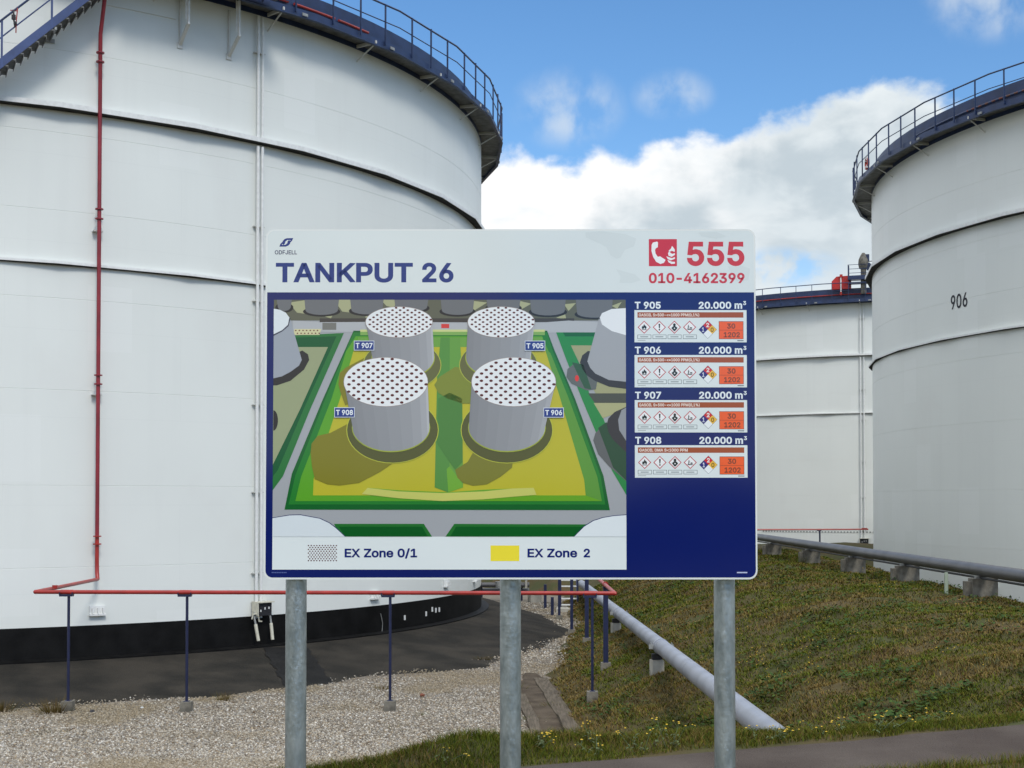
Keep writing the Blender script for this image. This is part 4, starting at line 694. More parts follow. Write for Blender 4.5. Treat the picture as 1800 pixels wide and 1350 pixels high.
    poly(m, [(774, 592), (790, 592), (790, 826), (788, 866), (764, 857), (768, 660)], (82, 134, 64), 13)
    poly(m, [(785, 825), (790, 820), (812, 849), (814, 857), (788, 866)], (106, 158, 56), 14)
    poly(m, [(646, 857.5), (700, 862), (788, 865.5), (850, 861), (938, 857.5), (900, 859), (850, 868), (788, 872), (700, 869)], (100, 152, 52), 14)
    poly(m, [(646, 857.7), (700, 864), (778, 867), (850, 864), (900, 859), (938, 857.7), (943, 870), (900, 873.5), (850, 878), (778, 881), (700, 876), (636, 868.6)], (184, 186, 98), 15)
    sh = (120, 116, 40)
    poly(m, [(620, 740), (580, 761), (558, 766), (547, 780), (545.5, 795), (548, 820), (553, 842), (575, 851.5), (597, 853.5), (631, 849), (668, 829.5), (694, 812), (690, 760)], sh, 16)
    poly(m, [(822, 812), (800, 826), (804, 840), (814, 849), (831.5, 854), (856, 851.5), (880, 838), (900, 822), (905, 790), (840, 780)], (116, 116, 48), 16)
    poly(m, [(640, 628), (606, 646), (596, 655), (594, 675), (598, 690), (606, 712), (640, 700)], sh, 16)
    poly(m, [(830, 650), (800, 644), (772, 662), (763, 676), (770, 690), (785, 700), (812, 709), (830, 709)], (118, 128, 54), 16)
    poly(m, [(770, 700), (790, 690), (812, 700), (813, 812), (800, 826), (790, 812), (768, 780)], (74, 122, 60), 16)
    for cx, cy, rx, ry in ((689.5, 756, 80, 57.5), (891, 756, 80, 57.5)): ell(m, cx, cy, rx + 1.4, ry + 1.2, (176, 180, 64), 17); ell(m, cx, cy, rx, ry, (82, 84, 48), 18)
    for cx, cy, rx, ry in ((706, 641, 68, 44), (876, 641, 68, 44)): ell(m, cx, cy, rx + 1.4, ry + 1, (164, 172, 70), 17); ell(m, cx, cy, rx, ry, (96, 98, 62), 18)
    def tank(tx, ty, trx, try_, bx, by, brx, bry, lay, dx, dy, dr):
        ell(m, bx, by, brx + 1.5, bry + 2.2, (150, 162, 60), lay)
        nb = 10
        for i in range(nb):       # rounded wall in vertical bands
            t0, t1 = 180 - 180 * i / nb, 180 - 180 * (i + 1) / nb; q = []
            for t in (t0, t1): q.append((tx + trx * math.cos(R_(t)), ty + try_ * max(0, math.sin(R_(t))) * .9))
            for t in (t1, (t0 + t1) / 2, t0): q.append((bx + brx * math.cos(R_(t)), by + bry * math.sin(R_(t))))
            s = [124, 126, 129, 132, 135, 138, 141, 146, 154, 168][i]; poly(m, q, (s, s + 2, s + 5), lay + 1)
        ell(m, tx, ty, trx + .9, try_ + .9, (150, 138, 132), lay + 2); ell(m, tx, ty, trx, try_, (216, 219, 219), lay + 3)
        j = 0; y = ty - try_ + dy * .4
        while y < ty + try_:
            x = tx - trx + (j % 2) * dx / 2 + (j % 3) * .4
            while x < tx + trx:
                if ((x - tx) / (trx - dr * .4)) ** 2 + ((y - ty) / (try_ - dr * .3)) ** 2 < 1:
                    ell(m, x, y, dr * 1.08, dr * .74, (86, 40, 40), lay + 4, 8)
                x += dx
            y += dy; j += 1
    tank(700.5, 565, 58.8, 27, 708, 628, 54.5, 34, 19, 13.4, 4.2, 2.3)
    tank(881, 565, 58.8, 27, 876, 628, 57, 34, 19, 13.4, 4.2, 2.3)
    tank(677.5, 671, 73.8, 43, 687, 752, 67.6, 41, 25, 17, 6.4, 3.1)
    tank(903, 671, 74, 43, 891, 752, 67, 41, 25, 17, 6.4, 3.1)
    # right neighbouring pit
    poly(m, [(1003, 606), (X1, 606), (X1, 700), (1052, 700)], (150, 150, 112), 5)
    poly(m, [(978, 583), (1052, 583), (1046, 606), (1004, 606), (1022, 645), (1036, 690), (1052, 712), (1075, 772), (1101, 842), (1101, 870), (1076, 827), (1048, 760), (1023, 700), (997, 634)], (44, 126, 66), 6)
    poly(m, [(990, 583), (1052, 583), (1050, 590), (994, 590)], (28, 92, 52), 7)
    poly(m, [(1034, 691), (X1, 691), (X1, 708), (1046, 708)], (74, 76, 68), 7); poly(m, [(1044, 708), (X1, 708), (X1, 720), (1060, 735)], (160, 160, 118), 7)
    poly(m, [(1010, 638), (998, 648), (996, 662), (1005, 674), (1032, 686), (1048, 684), (1052, 660), (1030, 640)], (94, 98, 96), 8); poly(m, [(1006, 636), (1026, 640), (1040, 684), (1028, 682)], (52, 84, 60), 9)
    ell(m, 1014.5, 664.5, 3.6, 5.6, (204, 58, 52), 10, 12)
    poly(m, [(1034, 616), (1024, 624), (1020, 636), (1024.7, 649), (1033, 660), (1046.7, 669), (1071, 679), (X1, 683), (X1, 668), (1060, 620)], (56, 54, 56), 9)
    poly(m, [(1053.5, 558.7), (1033, 634.5), (1038, 646), (1047, 656), (1071, 667.5), (X1, 670.5), (X1, 588)], (152, 154, 157), 10)
    poly(m, [(1055, 557), (1059, 549), (1076, 541.6), (X1, 540), (X1, 588), (1076, 580.7), (1059, 569)], (214, 217, 218), 11)
    poly(m, [(1047, 761), (1043, 774), (1051.5, 798), (1071, 820), (X1, 846), (X1, 770), (1066, 742)], (92, 94, 94), 8); poly(m, [(1066, 742), (1052, 752), (1078, 822), (X1, 845), (X1, 790)], (46, 74, 54), 9)
    poly(m, [(X1, 715), (1081, 724), (1070, 735), (1067, 746), (1070, 760), (1078, 773), (X1, 795)], (58, 56, 58), 10)
    poly(m, [(X1, 716), (1093, 721), (1087, 738), (1089, 756), (X1, 775)], (136, 139, 144), 11)
    # near edge of the picture
    poly(m, [(587, 921), (745, 921), (759.5, Y1), (600, Y1)], (40, 104, 48), 6); poly(m, [(596, 926), (742, 926), (752, Y1), (606, Y1)], (24, 84, 38), 7)
    poly(m, [(798.6, 921), (1035, 922), (1012, Y1), (783, Y1)], (40, 104, 48), 6); poly(m, [(802, 926), (1030, 926), (1010, Y1), (791, Y1)], (24, 84, 38), 7)
    poly(m, [(479, 910), (509, 905), (528, 904.5), (563, 911), (580, 919), (592, 928), (608, Y1), (479, Y1)], (40, 48, 90), 8)
    poly(m, [(479, 911.2), (509, 906.2), (528, 905.8), (562, 912), (579, 920), (590.5, 928.8), (606.5, Y1), (479, Y1)], (200, 208, 211), 9)
    poly(m, [(1008, Y1), (1026, 925), (1042, 915), (1059, 909.5), (1080, 906), (X1, 904.5), (X1, Y1)], (40, 48, 90), 8)
    poly(m, [(1009.5, Y1), (1027, 926), (1043, 916), (1060, 910.6), (1080, 907.2), (X1, 905.8), (X1, Y1)], (208, 215, 217), 9)
    dg = fin(m, 'tank_pit_picture')
    for s, x0, y0, x1, y1 in (('T 907', 621, 598, 657, 615.4), ('T 905', 922.4, 598, 958.6, 616), ('T 908', 587, 716, 623, 733.8), ('T 906', 955.4, 716.4, 991.2, 734)):
        q = MB(); rect(q, x0, y0, x1, y1, (196, 204, 212), 34); rect(q, x0 + 1.1, y0 + 1.1, x1 - 1.1, y1 - 1.1, (40, 58, 122), 35); text(q, s, x0 + 3.2, x1 - 3, y1 - 4.2, 9.6, (214, 220, 226), 36); fin(q, 'tank_label', dg)
    # legend
    m = MB(); rect(m, 479, 943.5, 1101, 1001.3, (208, 215, 214), 3)
    lg = fin(m, 'legend')
    m = MB()
    for j in range(9):
        for i in range(11):
            x = 542.5 + i * 4.9 + (j % 2) * 2.45; y = 959.2 + j * 3.3
            if x < 592.5: ell(m, x, y, 1.35, 1.2, (84, 44, 48), 4, 8)
    fin(m, 'dotted_swatch', lg); fin(rect(MB(), 862.3, 959, 912.8, 986.4, (236, 208, 62), 4), 'yellow_swatch', lg)
    m = MB(); text(m, 'EX Zone 0/1', 606, 733.4, 980, 16, (32, 42, 104), 4); fin(m, 'legend_text', lg); m = MB(); text(m, 'EX Zone', 927.2, 1014.5, 980, 16, (32, 42, 104), 4); fin(m, 'legend_text', lg); fin(text(MB(), '2', 1025.8, 1037, 980, 16, (32, 42, 104), 4), 'legend_number', lg)
    m = MB(); rect(m, 1295, 1005.4, 1313, 1007.6, (170, 178, 205), 2)
    for i in range(9): rect(m, 478 + i * 3, 1005.6, 480.2 + i * 3, 1007.4, (86, 100, 150), 2)
    fin(m, 'small_print', bf)
    # four hazard cards
    for i, tk in enumerate(('T 905', 'T 906', 'T 907', 'T 908')):
        o = 79.75 * i
        m = MB(); text(m, tk, 1117, 1163, 541 + o, 12.9, (214, 221, 226), 2); fin(m, 'tank_title', bf); m = MB(); text(m, '20.000 m', 1230, 1307, 541 + o, 12.9, (214, 221, 226), 2); text(m, '3', 1308.6, 1314, 534.4 + o, 7.2, (214, 221, 226), 2)
        fin(m, 'volume_title', bf)
        m = MB(); rect(m, 1116.4, 543.4 + o, 1314.6, 600.6 + o, (206, 214, 213), 2)
        for x in (1121.6, 1148.4, 1175, 1202):
            rect(m, x, 587 + o, x + 24.4, 594.6 + o, (96, 106, 108), 3); rect(m, x + .8, 587.8 + o, x + 23.6, 593.8 + o, (206, 214, 213), 4); rect(m, x + 5, 590 + o, x + 19, 591.6 + o, (130, 138, 140), 5)
        rect(m, 1122, 596.6 + o, 1136, 597.6 + o, (150, 156, 156), 3); rect(m, 1298, 597 + o, 1309, 598.4 + o, (66, 74, 84), 3)
        cd = fin(m, 'hazard_card')
        m = MB(); rect(m, 1121.8, 547.2 + o, 1309, 556.8 + o, (150, 76, 46), 3)
        text(m, 'GASOIL S>500-<=1000 PPM(0,1%)' if i < 3 else 'GASOIL DMA S<1000 PPM', 1124, 1231 if i < 3 else 1209.5, 554.6 + o, 5.4, (222, 204, 192), 4); fin(m, 'product_strip', cd)
        bk = (38, 44, 44)
        for j, cx in enumerate((1133.6, 1160.4, 1187, 1213.8)):
            cy = 573.8 + o; m = MB()
            def dia(r, col, lay): poly(m, [(cx - r, cy), (cx, cy + r), (cx + r, cy), (cx, cy - r)], col, lay)
            dia(11.6, (176, 58, 62), 3); dia(9.7, (222, 228, 227), 4)
            if j == 0: poly(m, [(cx - 4, cy + 3), (cx - 4.4, cy - .5), (cx - 2.6, cy - 2.6), (cx - 2, cy - .8), (cx - .2, cy - 6), (cx + 1.6, cy - 2.4), (cx + 2.4, cy - 3), (cx + 4.2, cy - .2), (cx + 3.6, cy + 3), (cx + 1.6, cy + 3), (cx + .4, cy + .4), (cx - 1, cy + 3)], bk, 5); rect(m, cx - 4, cy + 3.8, cx + 4, cy + 5, bk, 5)
            elif j == 1: poly(m, [(cx - 1.5, cy - 6), (cx + 1.5, cy - 6), (cx + .8, cy + 2), (cx - .8, cy + 2)], bk, 5); ell(m, cx, cy + 4.4, 1.4, 1.4, bk, 5, 10)
            elif j == 2: ell(m, cx, cy - 4.2, 2.4, 2.8, bk, 5, 12); poly(m, [(cx - 5.6, cy + 1.4), (cx - 2, cy - 1.8), (cx + 2, cy - 1.8), (cx + 5.6, cy + 1.4), (cx + 1, cy + 7), (cx - 1, cy + 7)], bk, 5); poly(m, [(cx - 1.4, cy + 2), (cx, cy + 3.4), (cx + 1.4, cy + 2), (cx, cy + .4)], (222, 228, 227), 6)
            else: poly(m, [(cx - 6, cy + 3), (cx + 6, cy + 3), (cx + 3, cy + 4.6), (cx - 3, cy + 4.6)], bk, 5); poly(m, [(cx - 3.4, cy + 3), (cx - 3, cy - 3), (cx - 1.4, cy - 5), (cx - 2, cy - 1), (cx, cy - 2.6), (cx - 1.8, cy + .4), (cx - 2, cy + 3)], bk, 6); poly(m, [(cx - .6, cy + 1.6), (cx + 2, cy - .2), (cx + 5, cy + 1), (cx + 3, cy + 2.4)], bk, 6)
            fin(m, 'hazard_diamond', cd)
        cx, cy, r = 1245.8, 578 + o, 15.6; m = MB()
        poly(m, [(cx - r - .6, cy), (cx, cy + r + .6), (cx + r + .6, cy), (cx, cy - r - .6)], (70, 76, 92), 3); h = r / 2
        for (dx, dy), col in (((0, -h), (190, 44, 48)), ((-h, 0), (48, 44, 110)), ((h, 0), (222, 176, 68)), ((0, h), (218, 226, 230))): poly(m, [(cx + dx - h, cy + dy), (cx + dx, cy + dy + h), (cx + dx + h, cy + dy), (cx + dx, cy + dy - h)], col, 4)
        text(m, '2', cx - 2.6, cx + 2.6, cy - h + 3.6, 8, (232, 216, 214), 5); text(m, '1', cx - h - 2.2, cx - h + 1.4, cy + 4.2, 8.4, (206, 210, 226), 5); text(m, '0', cx + h - 2.8, cx + h + 2.8, cy + 4.2, 8.2, (120, 96, 40), 5)
        fin(m, 'fire_diamond', cd)
        m = MB(); rect(m, 1265.4, 563.2 + o, 1309, 595 + o, (110, 66, 54), 3); rect(m, 1266.2, 564 + o, 1308.2, 594.2 + o, (232, 92, 48), 4); rect(m, 1266.2, 578.7 + o, 1308.2, 579.3 + o, (130, 66, 48), 5)
        tc = (124, 66, 48); text(m, '30', 1280, 1294.6, 576.4 + o, 9.6, tc, 5); text(m, '1202', 1274, 1302.6, 591.8 + o, 9.6, tc, 5); fin(m, 'orange_plate', cd)
    # posts
    for px in (521.5, 897.2, 1272.3):
        x = (px - 897.5) * S * 1.0165
        m = MB().tube([(x, .098, -.5), (x, .105, bz + 1.5)], .0505, 28)
        po = m.build('post', MT['galv'], root, smooth=40)
        for z in (.25, 1.3):
            MB().rect_ring(.0515, .056, 0, .05, 20).build('clamp', MT['steel'], po, (x, .104, bz + z), smooth=30); MB().box((x, .045, bz + z + .025), (.12, .03, .05)).build('bracket', MT['steel'], po, smooth=0)
build_sign()
# ------------------------------------------------------------------ red fire water pipe round the left tank, on blue supports
def flange(m, p, d, r=.10, t=.03):
    d = Vector(d).normalized(); p = Vector(p); m.tube([p - d * t / 2, p + d * t / 2], r, 16)
def support(x, y, ztop, zbase, w, label, foot=True, grp='blue posts carrying the red pipe', along=(1, 0, 0), square=False):
    t = empty('pipe_support', (x, y, zbase), label, 'pipe support', grp)
    h = ztop - zbase; (MB().box((0, 0, h / 2), (w, w, h)) if square else MB().tube([(0, 0, -.05), (0, 0, h)], w / 2, 10)).build('post', MT['navy'], t, smooth=30)
    if foot:
        MB().box((0, 0, .0), (.24, .24, .46)).build('footing', MT['concrete'], t, smooth=0); 
        MB().box((0, 0, .235), (.12, .12, .015)).build('base_plate', MT['navy'], t, smooth=0)
    if not square: MB().box((-.05, 0, h - .012), (.29, .12, .042)).box((-.19, 0, h + .03), (.022, .12, .06)).box((.09, 0, h + .03), (.022, .12, .06)).build('saddle', MT['navy'], t, smooth=0)
    else: MB().box((0, 0, h + .012), (.16, .16, .024)).build('saddle', MT['navy'], t, smooth=0)
    return t
def red_loop():
    a = P(62, 1040.5, 30.0); b = P(1081, 1043, 30.0); root = empty('fire_water_pipe', (a.x, a.y, a.z), 'red fire water pipe running level in front of the nearest tank and up its wall', 'pipe')
    L0 = lambda p: Vector(p) - Vector((a.x, a.y, a.z))
    m = MB().tube([L0(a), L0(b)], .045, 14)
    m.build('header_pipe', MT['red'], root)
    for p in (a, b): MB().lathe([(.0, -.047), (.03, -.037), (.047, 0), (.03, .037), (.0, .047)], 14, c=tuple(L0(p))).build('elbow', MT['red'], root)
    for px in (121, 329, 686, 1041):
        q = P(px - 3, 1041, 30.0); q.z = a.z + (b.z - a.z) * (q.x - a.x) / (b.x - a.x)
        MB().tube([L0(q) - Vector((.13, 0, 0)), L0(q) + Vector((.13, 0, 0))], .051, 14).build('sleeve', MT['red'], root)
    r0 = polar(TANKS['L'], -58.7, 20.24, E - 1.95)
    MB().tube([L0(a), L0((r0.x + .05, r0.y - .1, r0.z - .05)), ], .045, 12).build('link_pipe', MT['red'], root)
    MB().tube([L0(a) + Vector((.28, .45, .045)), L0(a) + Vector((.28, .45, .12))], .06, 10).build('plug', MT['red'], root)
    zz = lambda r, z: polar(TANKS['L'], -58.7, r, E + z)
    pts = [L0((r0.x + .05, r0.y - .1, r0.z - .05)), L0(zz(20.26, -1.84)), L0(zz(20.24, -1.6)), L0(zz(20.24, 10.0))]
    MB().tube([pts[0], pts[1], pts[2], L0(zz(20.24, -.9))], .052, 12).build('bend', MT['red'], root)
    MB().tube([L0(zz(20.24, -.9)), L0(zz(20.26, 9.0)), L0(zz(20.47, 10.1)), L0(zz(20.47, 12.1)), L0(zz(21.3, 13.1)), L0(zz(21.45, 13.9)), L0(zz(21.45, 15))][:2] + [L0(zz(20.26, 12.1)), L0(zz(20.75, 13.1)), L0(zz(20.90, 14.2))], .052, 12).build('riser', MT['crimson'], root)
    for z in (11.62, 11.38, 7.55, 7.30, 3.25, 3.02, -.90, -1.10):
        f = MB(); flange(f, L0(zz(20.25, z)), (0, 0, 1), .105, .03); f.build('flange', MT['crimson'] if z > 0 else MT['red'], root)
    for z in (2.75, 7.0): MB().box(L0(zz(20.1, z)), (.24, .2, .025), R_(-58.7) + math.pi / 2).build('wall_bracket', MT['girder'], root, smooth=0)
    # return run along the dike
    c = [b, Vector((2.24, 41, b.z)), Vector((2.05, 47, b.z)), Vector((1.83, 53, b.z)), Vector((1.6, 62, b.z))]
    MB().tube([L0(p) for p in c], .045, 12).build('return_pipe', MT['red'], root)
    f = MB(); flange(f, L0((2.27, 33.2, b.z)), (0, 1, 0), .07, .03); f.build('flange', MT['red'], root)
    lab = ['blue support under the left end of the red pipe, beside a dry tuft', 'blue support second from the left end of the red pipe', 'blue support seen between the left and middle sign posts', 'slim blue support right of the middle sign post on a concrete foot']
    for px, fy, lb in zip((121, 329, 686, 1041), (1237, 1236, 1236, 1231), lab):
        q = P(px, 1041, 30.0); zt = a.z + (b.z - a.z) * (q.x - a.x) / (b.x - a.x) - .062
        base = float(floor_z(q.x, 30.0)) if px < 900 else float(max(floor_z(q.x, 30.0), bank_z(q.x, 30.0)))
        support(q.x, 30.0, zt, base, .062, lb)
    lab = ['thick blue post on the grass nearest to the silver pipe', 'thick blue post standing at the foot of the grass slope', 'blue post at the edge of the gravel in front of the white steps', 'shorter blue post standing in gravel left of the white steps']
    for (x, y), lb in zip(((2.26, 33), (2.24, 41), (2.05, 47), (1.83, 53)), lab):
        support(x, y, b.z - .07, float(max(floor_z(x, y), bank_z(x, y))) - .05, .115 if y < 45 else .10, lb, foot=True, square=True)
    # second branch farther back
    a2 = Vector((1.05, 44, b.z)); rt = empty('branch_pipe', a2, 'red branch pipe dropping behind the long red pipe near the middle sign post', 'pipe')
    MB().tube([(0, 0, -.12), (.10, 18, -.12)], .05, 10).build('level_run', MT['red'], rt); MB().tube([(.02, 1, -.1), (.06, 1, 1.2)], .05, 10).build('upright', MT['rustred'], rt)
    # the same kind of pipe before the far tank
    a3, b3 = P(1240, 931.5, 93), P(1526, 930.5, 93); rt = empty('fire_water_pipe', a3, 'thin dark red pipe running level in front of the far tank', 'pipe')
    MB().tube([(0, 0, 0), b3 - a3], .055, 8).build('header_pipe', MT['red'], rt)
    MB().box(b3 - a3 + Vector((-.25, 0, .07)), (.35, .12, .05)).build('cover', MT['red'], rt, smooth=0)
    q = P(1441, 931, 93); support(q.x, 93, q.z - .06, .2, .11, 'short blue support under the red pipe of the far tank')
red_loop()
# ------------------------------------------------------------------ silver pipeline along the foot of the dike
def silver_line():
    pts = [P(1400, 1296, 17.6), P(1343, 1272, 19.0), P(1300, 1245.5, 20.2), P(1167, 1137, 31), P(1030, 1031, 58), P(1018, 1022, 64)]
    # straight line through the measured ends, then a short drop into the verge
    A, B = pts[2], P(1022, 1026, 62); d = (A - B).normalized()
    root = empty('insulated_pipeline', A, 'wide silver pipeline descending along the foot of the grass slope', 'pipeline')
    tip = A + d * 7.5
    MB().tube([B - A, Vector((0, 0, 0)), tip - A], .168, 28).build('cladding', MT['alu'], root)
    for px, s in ((1.0, .5), (5.2, 0), (9.8, 0), (15.5, 0), (22, 0), (29, 0)):
        p = (B - A).normalized() * px; MB().tube([p - d * .012, p + d * .012], .171, 28).build('cladding_seam', MT['alu'], root)
    k = 0
    for yy, lb in ((30.3, 'concrete block under the silver pipe right of the blue posts'), (41.5, 'concrete block under the silver pipe behind the thick blue posts')):
        p = A + (B - A) * ((yy - A.y) / (B.y - A.y)); gz = float(bank_z(p.x - .05, yy))
        m = MB().tube([p - A - d * .05, p - A + d * .05], .182, 24).build('clamp', MT['alu'], root)
        for sx in (-1, 1):
            for q in (-.04, .04): MB().box(p - A + Vector((sx * .225, q, .0)), (.10, .035, .09)).tube([p - A + Vector((sx * .23, q, -.05)), p - A + Vector((sx * .23, q, .09))], .014, 6).build('bolt', MT['steel'], m, smooth=0)
        MB().box(p - A + Vector((-.1, 0, -.215)), (.22, .16, .12)).build('shoe', MT['dark'], root, smooth=0)
        t = MB().box((0, 0, 0), (.26, .30, max(.3, p.z - .29 - gz + .2))).build('support_block', MT['slab'], None, (p.x - .1, yy, gz - .1 + (p.z - .29 - gz) / 2), R_(8), smooth=0); tag(t, lb, 'concrete block', 'concrete blocks under the silver pipe')
silver_line()
# ------------------------------------------------------------------ grey pipeline on concrete piers along the crest
def crest_line():
    A, B = P(1800, 1013, 30), P(1336, 944.5, 60.5); d = (B - A); root = empty('crest_pipeline', A, 'dark grey pipeline on piers along the crest of the grass dike', 'pipeline')
    MB().tube([-d * .35, d * 1.4], .152, 22).build('pipe', MT['greypipe'], root)
    MB().tube([-d * .35 + Vector((.42, 0, -.12)), d * 1.4 + Vector((.42, 0, -.12))], .075, 12).build('small_pipe', MT['greypipe'], root)
    MB().tube([-d * .35 + Vector((-.02, 0, -.19)), d * 1.4 + Vector((-.02, 0, -.19))], .028, 8).build('tracer_pipe', MT['dark'], root)
    names = ['nearest concrete pier under the grey pipe, beside the pale green marker post', 'second nearest concrete pier of the grey pipe, in front of tank 906', 'third nearest concrete pier, below the dark box of the far tank', 'concrete pier of the grey pipe with a weed growing at its side', 'farthest concrete pier of the grey pipe, next to the edge of the sign']
    for yy, lb in zip((32.7, 38.8, 44.5, 50.8, 57.8), names):
        p = A + d * ((yy - A.y) / d.y); gz = float(bank_z(p.x, yy)); top = p.z - .20; t = empty('pipe_pier', (p.x + .05, yy, gz - .15), lb, 'concrete pier', 'concrete piers of the crest pipeline')
        h = top - gz + .15
        MB().box((0, 0, h / 2), (.62, .28, h)).build('block', MT['concrete'], t, rz=R_(6), smooth=0); MB().box((-.36, .05, h / 2 - .04), (.14, .22, h - .06)).build('side_block', MT['concrete'], t, rz=R_(4), smooth=0)
        MB().box((-.02, 0, h + .02), (.34, .16, .05)).build('saddle', MT['steel'], t, smooth=0)
    # sluice box between two piers, a green marker post, white nozzles on the tank behind
    p = P(1677, 1022, 33.2); gz = float(bank_z(p.x, p.y)); tag(MB().box((0, 0, .18), (.08, .06, .5)).box((.0, 0, .45), (.07, .05, .04)).build('marker_post', mat('pale_green_paint', (.30, .36, .28), .6), None, (p.x, p.y + .6, gz + .08), smooth=0), 'small pale green marker post beside the second grey pier', 'marker post')
crest_line()
# ------------------------------------------------------------------ things behind the middle post: steps, manifold, slab
def steps():
    x0 = 2.05; y0 = 57.5; root = empty('access_steps', (x0, y0, 0), 'blue steel steps with white treads at the foot of the dike', 'steps')
    for x in (0, .72): MB().bar((x, 0, .0), (x, 2.6, 2.6), .06, .16).build('stringer', MT['navy'], root, smooth=0)
    tm = MB().box((.36, 0, 0), (.66, .24, .04)).mesh('tread', MT['fixture'], 0)
    for k in range(10): link('tread', tm, root, (0, .12 + .245 * k, .24 + .245 * k))
    for x in (0, .72):
        for k in (0, 1, 2): MB().box((x, .15 + k * 1.1, .65 + k * 1.1), (.06, .06, 1.2)).build('rail_post', MT['navy'], root, smooth=0)
        MB().bar((x, .15, 1.25), (x, 2.4, 3.5), .05, .05).build('handrail', MT['navy'], root, smooth=0)
    tag(MB().box((0, 0, 0), (1.25, 1.5, .5)).build('concrete_slab', MT['slab'], None, (x0 + .45, y0 - .25, -.10), R_(-4), smooth=0), 'pale concrete slab under the blue steps', 'concrete slab')
    tag(MB().box((0, 0, 0), (.5, .7, .62)).build('concrete_block', MT['slab'], None, (1.02, 62, .1), R_(10), smooth=0), 'pale concrete block behind the red pipe, right of the middle sign post', 'concrete block')
    mf = empty('pipe_manifold', (-1.1, 63, 0), 'grey pipes and valves low on the ground beyond the nearest tank', 'pipe manifold')
    for z, y, r in ((.75, 0, .11), (1.05, .5, .09), (.45, .4, .13)): MB().tube([(-2.4, y, z), (1.9, y, z)], r, 12).build('pipe', MT['greypipe'], mf)
    for x in (-1.6, -.5, .5, 1.35):
        MB().tube([(x, 0, .62), (x, 0, .9)], .19, 14).build('flange', MT['steel'], mf)
        MB().box((x + .2, .2, .2), (.08, .08, 1.0)).build('stand', MT['navy'], mf, smooth=0)
    MB().lathe([(.0, -.16), (.12, -.12), (.16, 0), (.12, .12), (0, .16)], 12, c=(1.75, -.1, 1.15)).box((1.75, -.1, .85), (.1, .1, .5)).build('valve', MT['slab'], mf)
    for i, (x, y, h) in enumerate(((1.42, 58.5, 1.05), (1.62, 55.0, .75))):
        tag(MB().box((0, 0, h / 2), (.12, .12, h)).build('bollard', MT['navy'], None, (x, y, 0), smooth=0), ('short navy post beside the pale concrete block behind the red pipe', 'short navy post in the gravel just left of the blue steps')[i], 'post')
steps()
# boards lying at the foot of the slope, mud between them
def boards():
    def strip(p0, p1, w, name, label, seed, zoff):
        m = MB(); n = 26; p0, p1 = Vector(p0), Vector(p1); d = (p1 - p0); L = d.length; d.normalize(); s = Vector((d.y, -d.x)); vs_ = []
        zc = lambda x, y: float(np.maximum(floor_z(x, y), bank_z(x, y)))
        for i in range(n + 1):
            q = p0 + d * L * i / n; w0 = w / 2 * (1 + .10 * (float(vnoise(i * .5, seed, 1, seed)) - .5)); off = .05 * (float(vnoise(i * .3, 9, 1, seed)) - .5)
            z = (zc(q.x, q.y) + zc(q.x - s.x * w / 2, q.y) + zc(q.x + s.x * w / 2, q.y)) / 3 + zoff
            for k, dz in ((-w0, 0), (w0, 0), (w0, -.10), (-w0, -.10)): vs_.append((q.x + s.x * (k + off), q.y + s.y * (k + off), z + dz + .012 * (float(vnoise(i * 1.3, k, 1, seed)) - .5)))
        fs = []
        for i in range(n):
            for j in range(4): a = i * 4; fs.append((a + j, a + (j + 1) % 4, a + 4 + (j + 1) % 4, a + 4 + j))
        fs += [(0, 1, 2, 3), tuple(n * 4 + j for j in (3, 2, 1, 0))]
        bm = bmesh.new(); me = m.add(vs_, fs).mesh(name, MT['board'], 30); bm.from_mesh(me); bmesh.ops.recalc_face_normals(bm, faces=bm.faces); bm.to_mesh(me); bm.free()
        tag(link(name, me), label, 'board', 'boards lying beside the gravel')
    strip((.72, 35.6), (1.36, 25.2), .36, 'ground_board', 'wider weathered board lying on earth, nearer to the grass slope', 3, .05)
    strip((.20, 32.3), (.62, 25.2), .24, 'ground_board', 'narrower weathered board at the gravel edge right of the middle post', 4, .05)
    m = MB(); n = 30; vs_ = []; fs = []
    for i in range(n + 1):
        t = i / n; y = 36.6 - 12 * t; x = .50 + .42 * t
        for j in range(7):
            k = (j - 3) / 3; xx = x + k * (.55 + .22 * (float(vnoise(i * .6, j * .1, 1, 41)) - .5)) * (1 - .75 * max(0, .25 - t) * 4 * .8)
            z = float(np.maximum(floor_z(xx, y), bank_z(xx, y))) + (.035 if abs(k) < .9 else -.03); vs_.append((xx, y, z))
    for i in range(n):
        for j in range(6): a = i * 7 + j; fs.append((a, a + 7, a + 8, a + 1))
    tag(m.add(vs_, [f for f in fs]).build('mud_patch', MT['mud'], smooth=60), kind='structure')
boards()
# ------------------------------------------------------------------ scattered ground cover (joined meshes: nobody could count them)
def rawmesh(name, v, loops, starts, totals, cols, m, label=None):
    me = bpy.data.meshes.new(name); me.vertices.add(len(v)); me.vertices.foreach_set('co', np.ascontiguousarray(v, np.float32).ravel())
    me.loops.add(len(loops)); me.loops.foreach_set('vertex_index', loops.astype(np.int32)); me.polygons.add(len(starts))
    me.polygons.foreach_set('loop_start', starts.astype(np.int32)); me.polygons.foreach_set('loop_total', totals.astype(np.int32))
    if cols is not None:
        at = me.color_attributes.new('Col', 'FLOAT_COLOR', 'POINT'); at.data.foreach_set('color', np.concatenate([cols, np.ones((len(cols), 1))], 1).astype(np.float32).ravel())
    me.update(calc_edges=True); me.materials.append(m); return tag(link(name, me), kind='stuff')
def in_view(x, y, z, mx=.03):
    zr = z - E; u = x / y; return (y > 2) & (np.abs(u) < 900 / F_ + mx) & (zr / y > -(1350 - YP + 60) / F_ - .03)
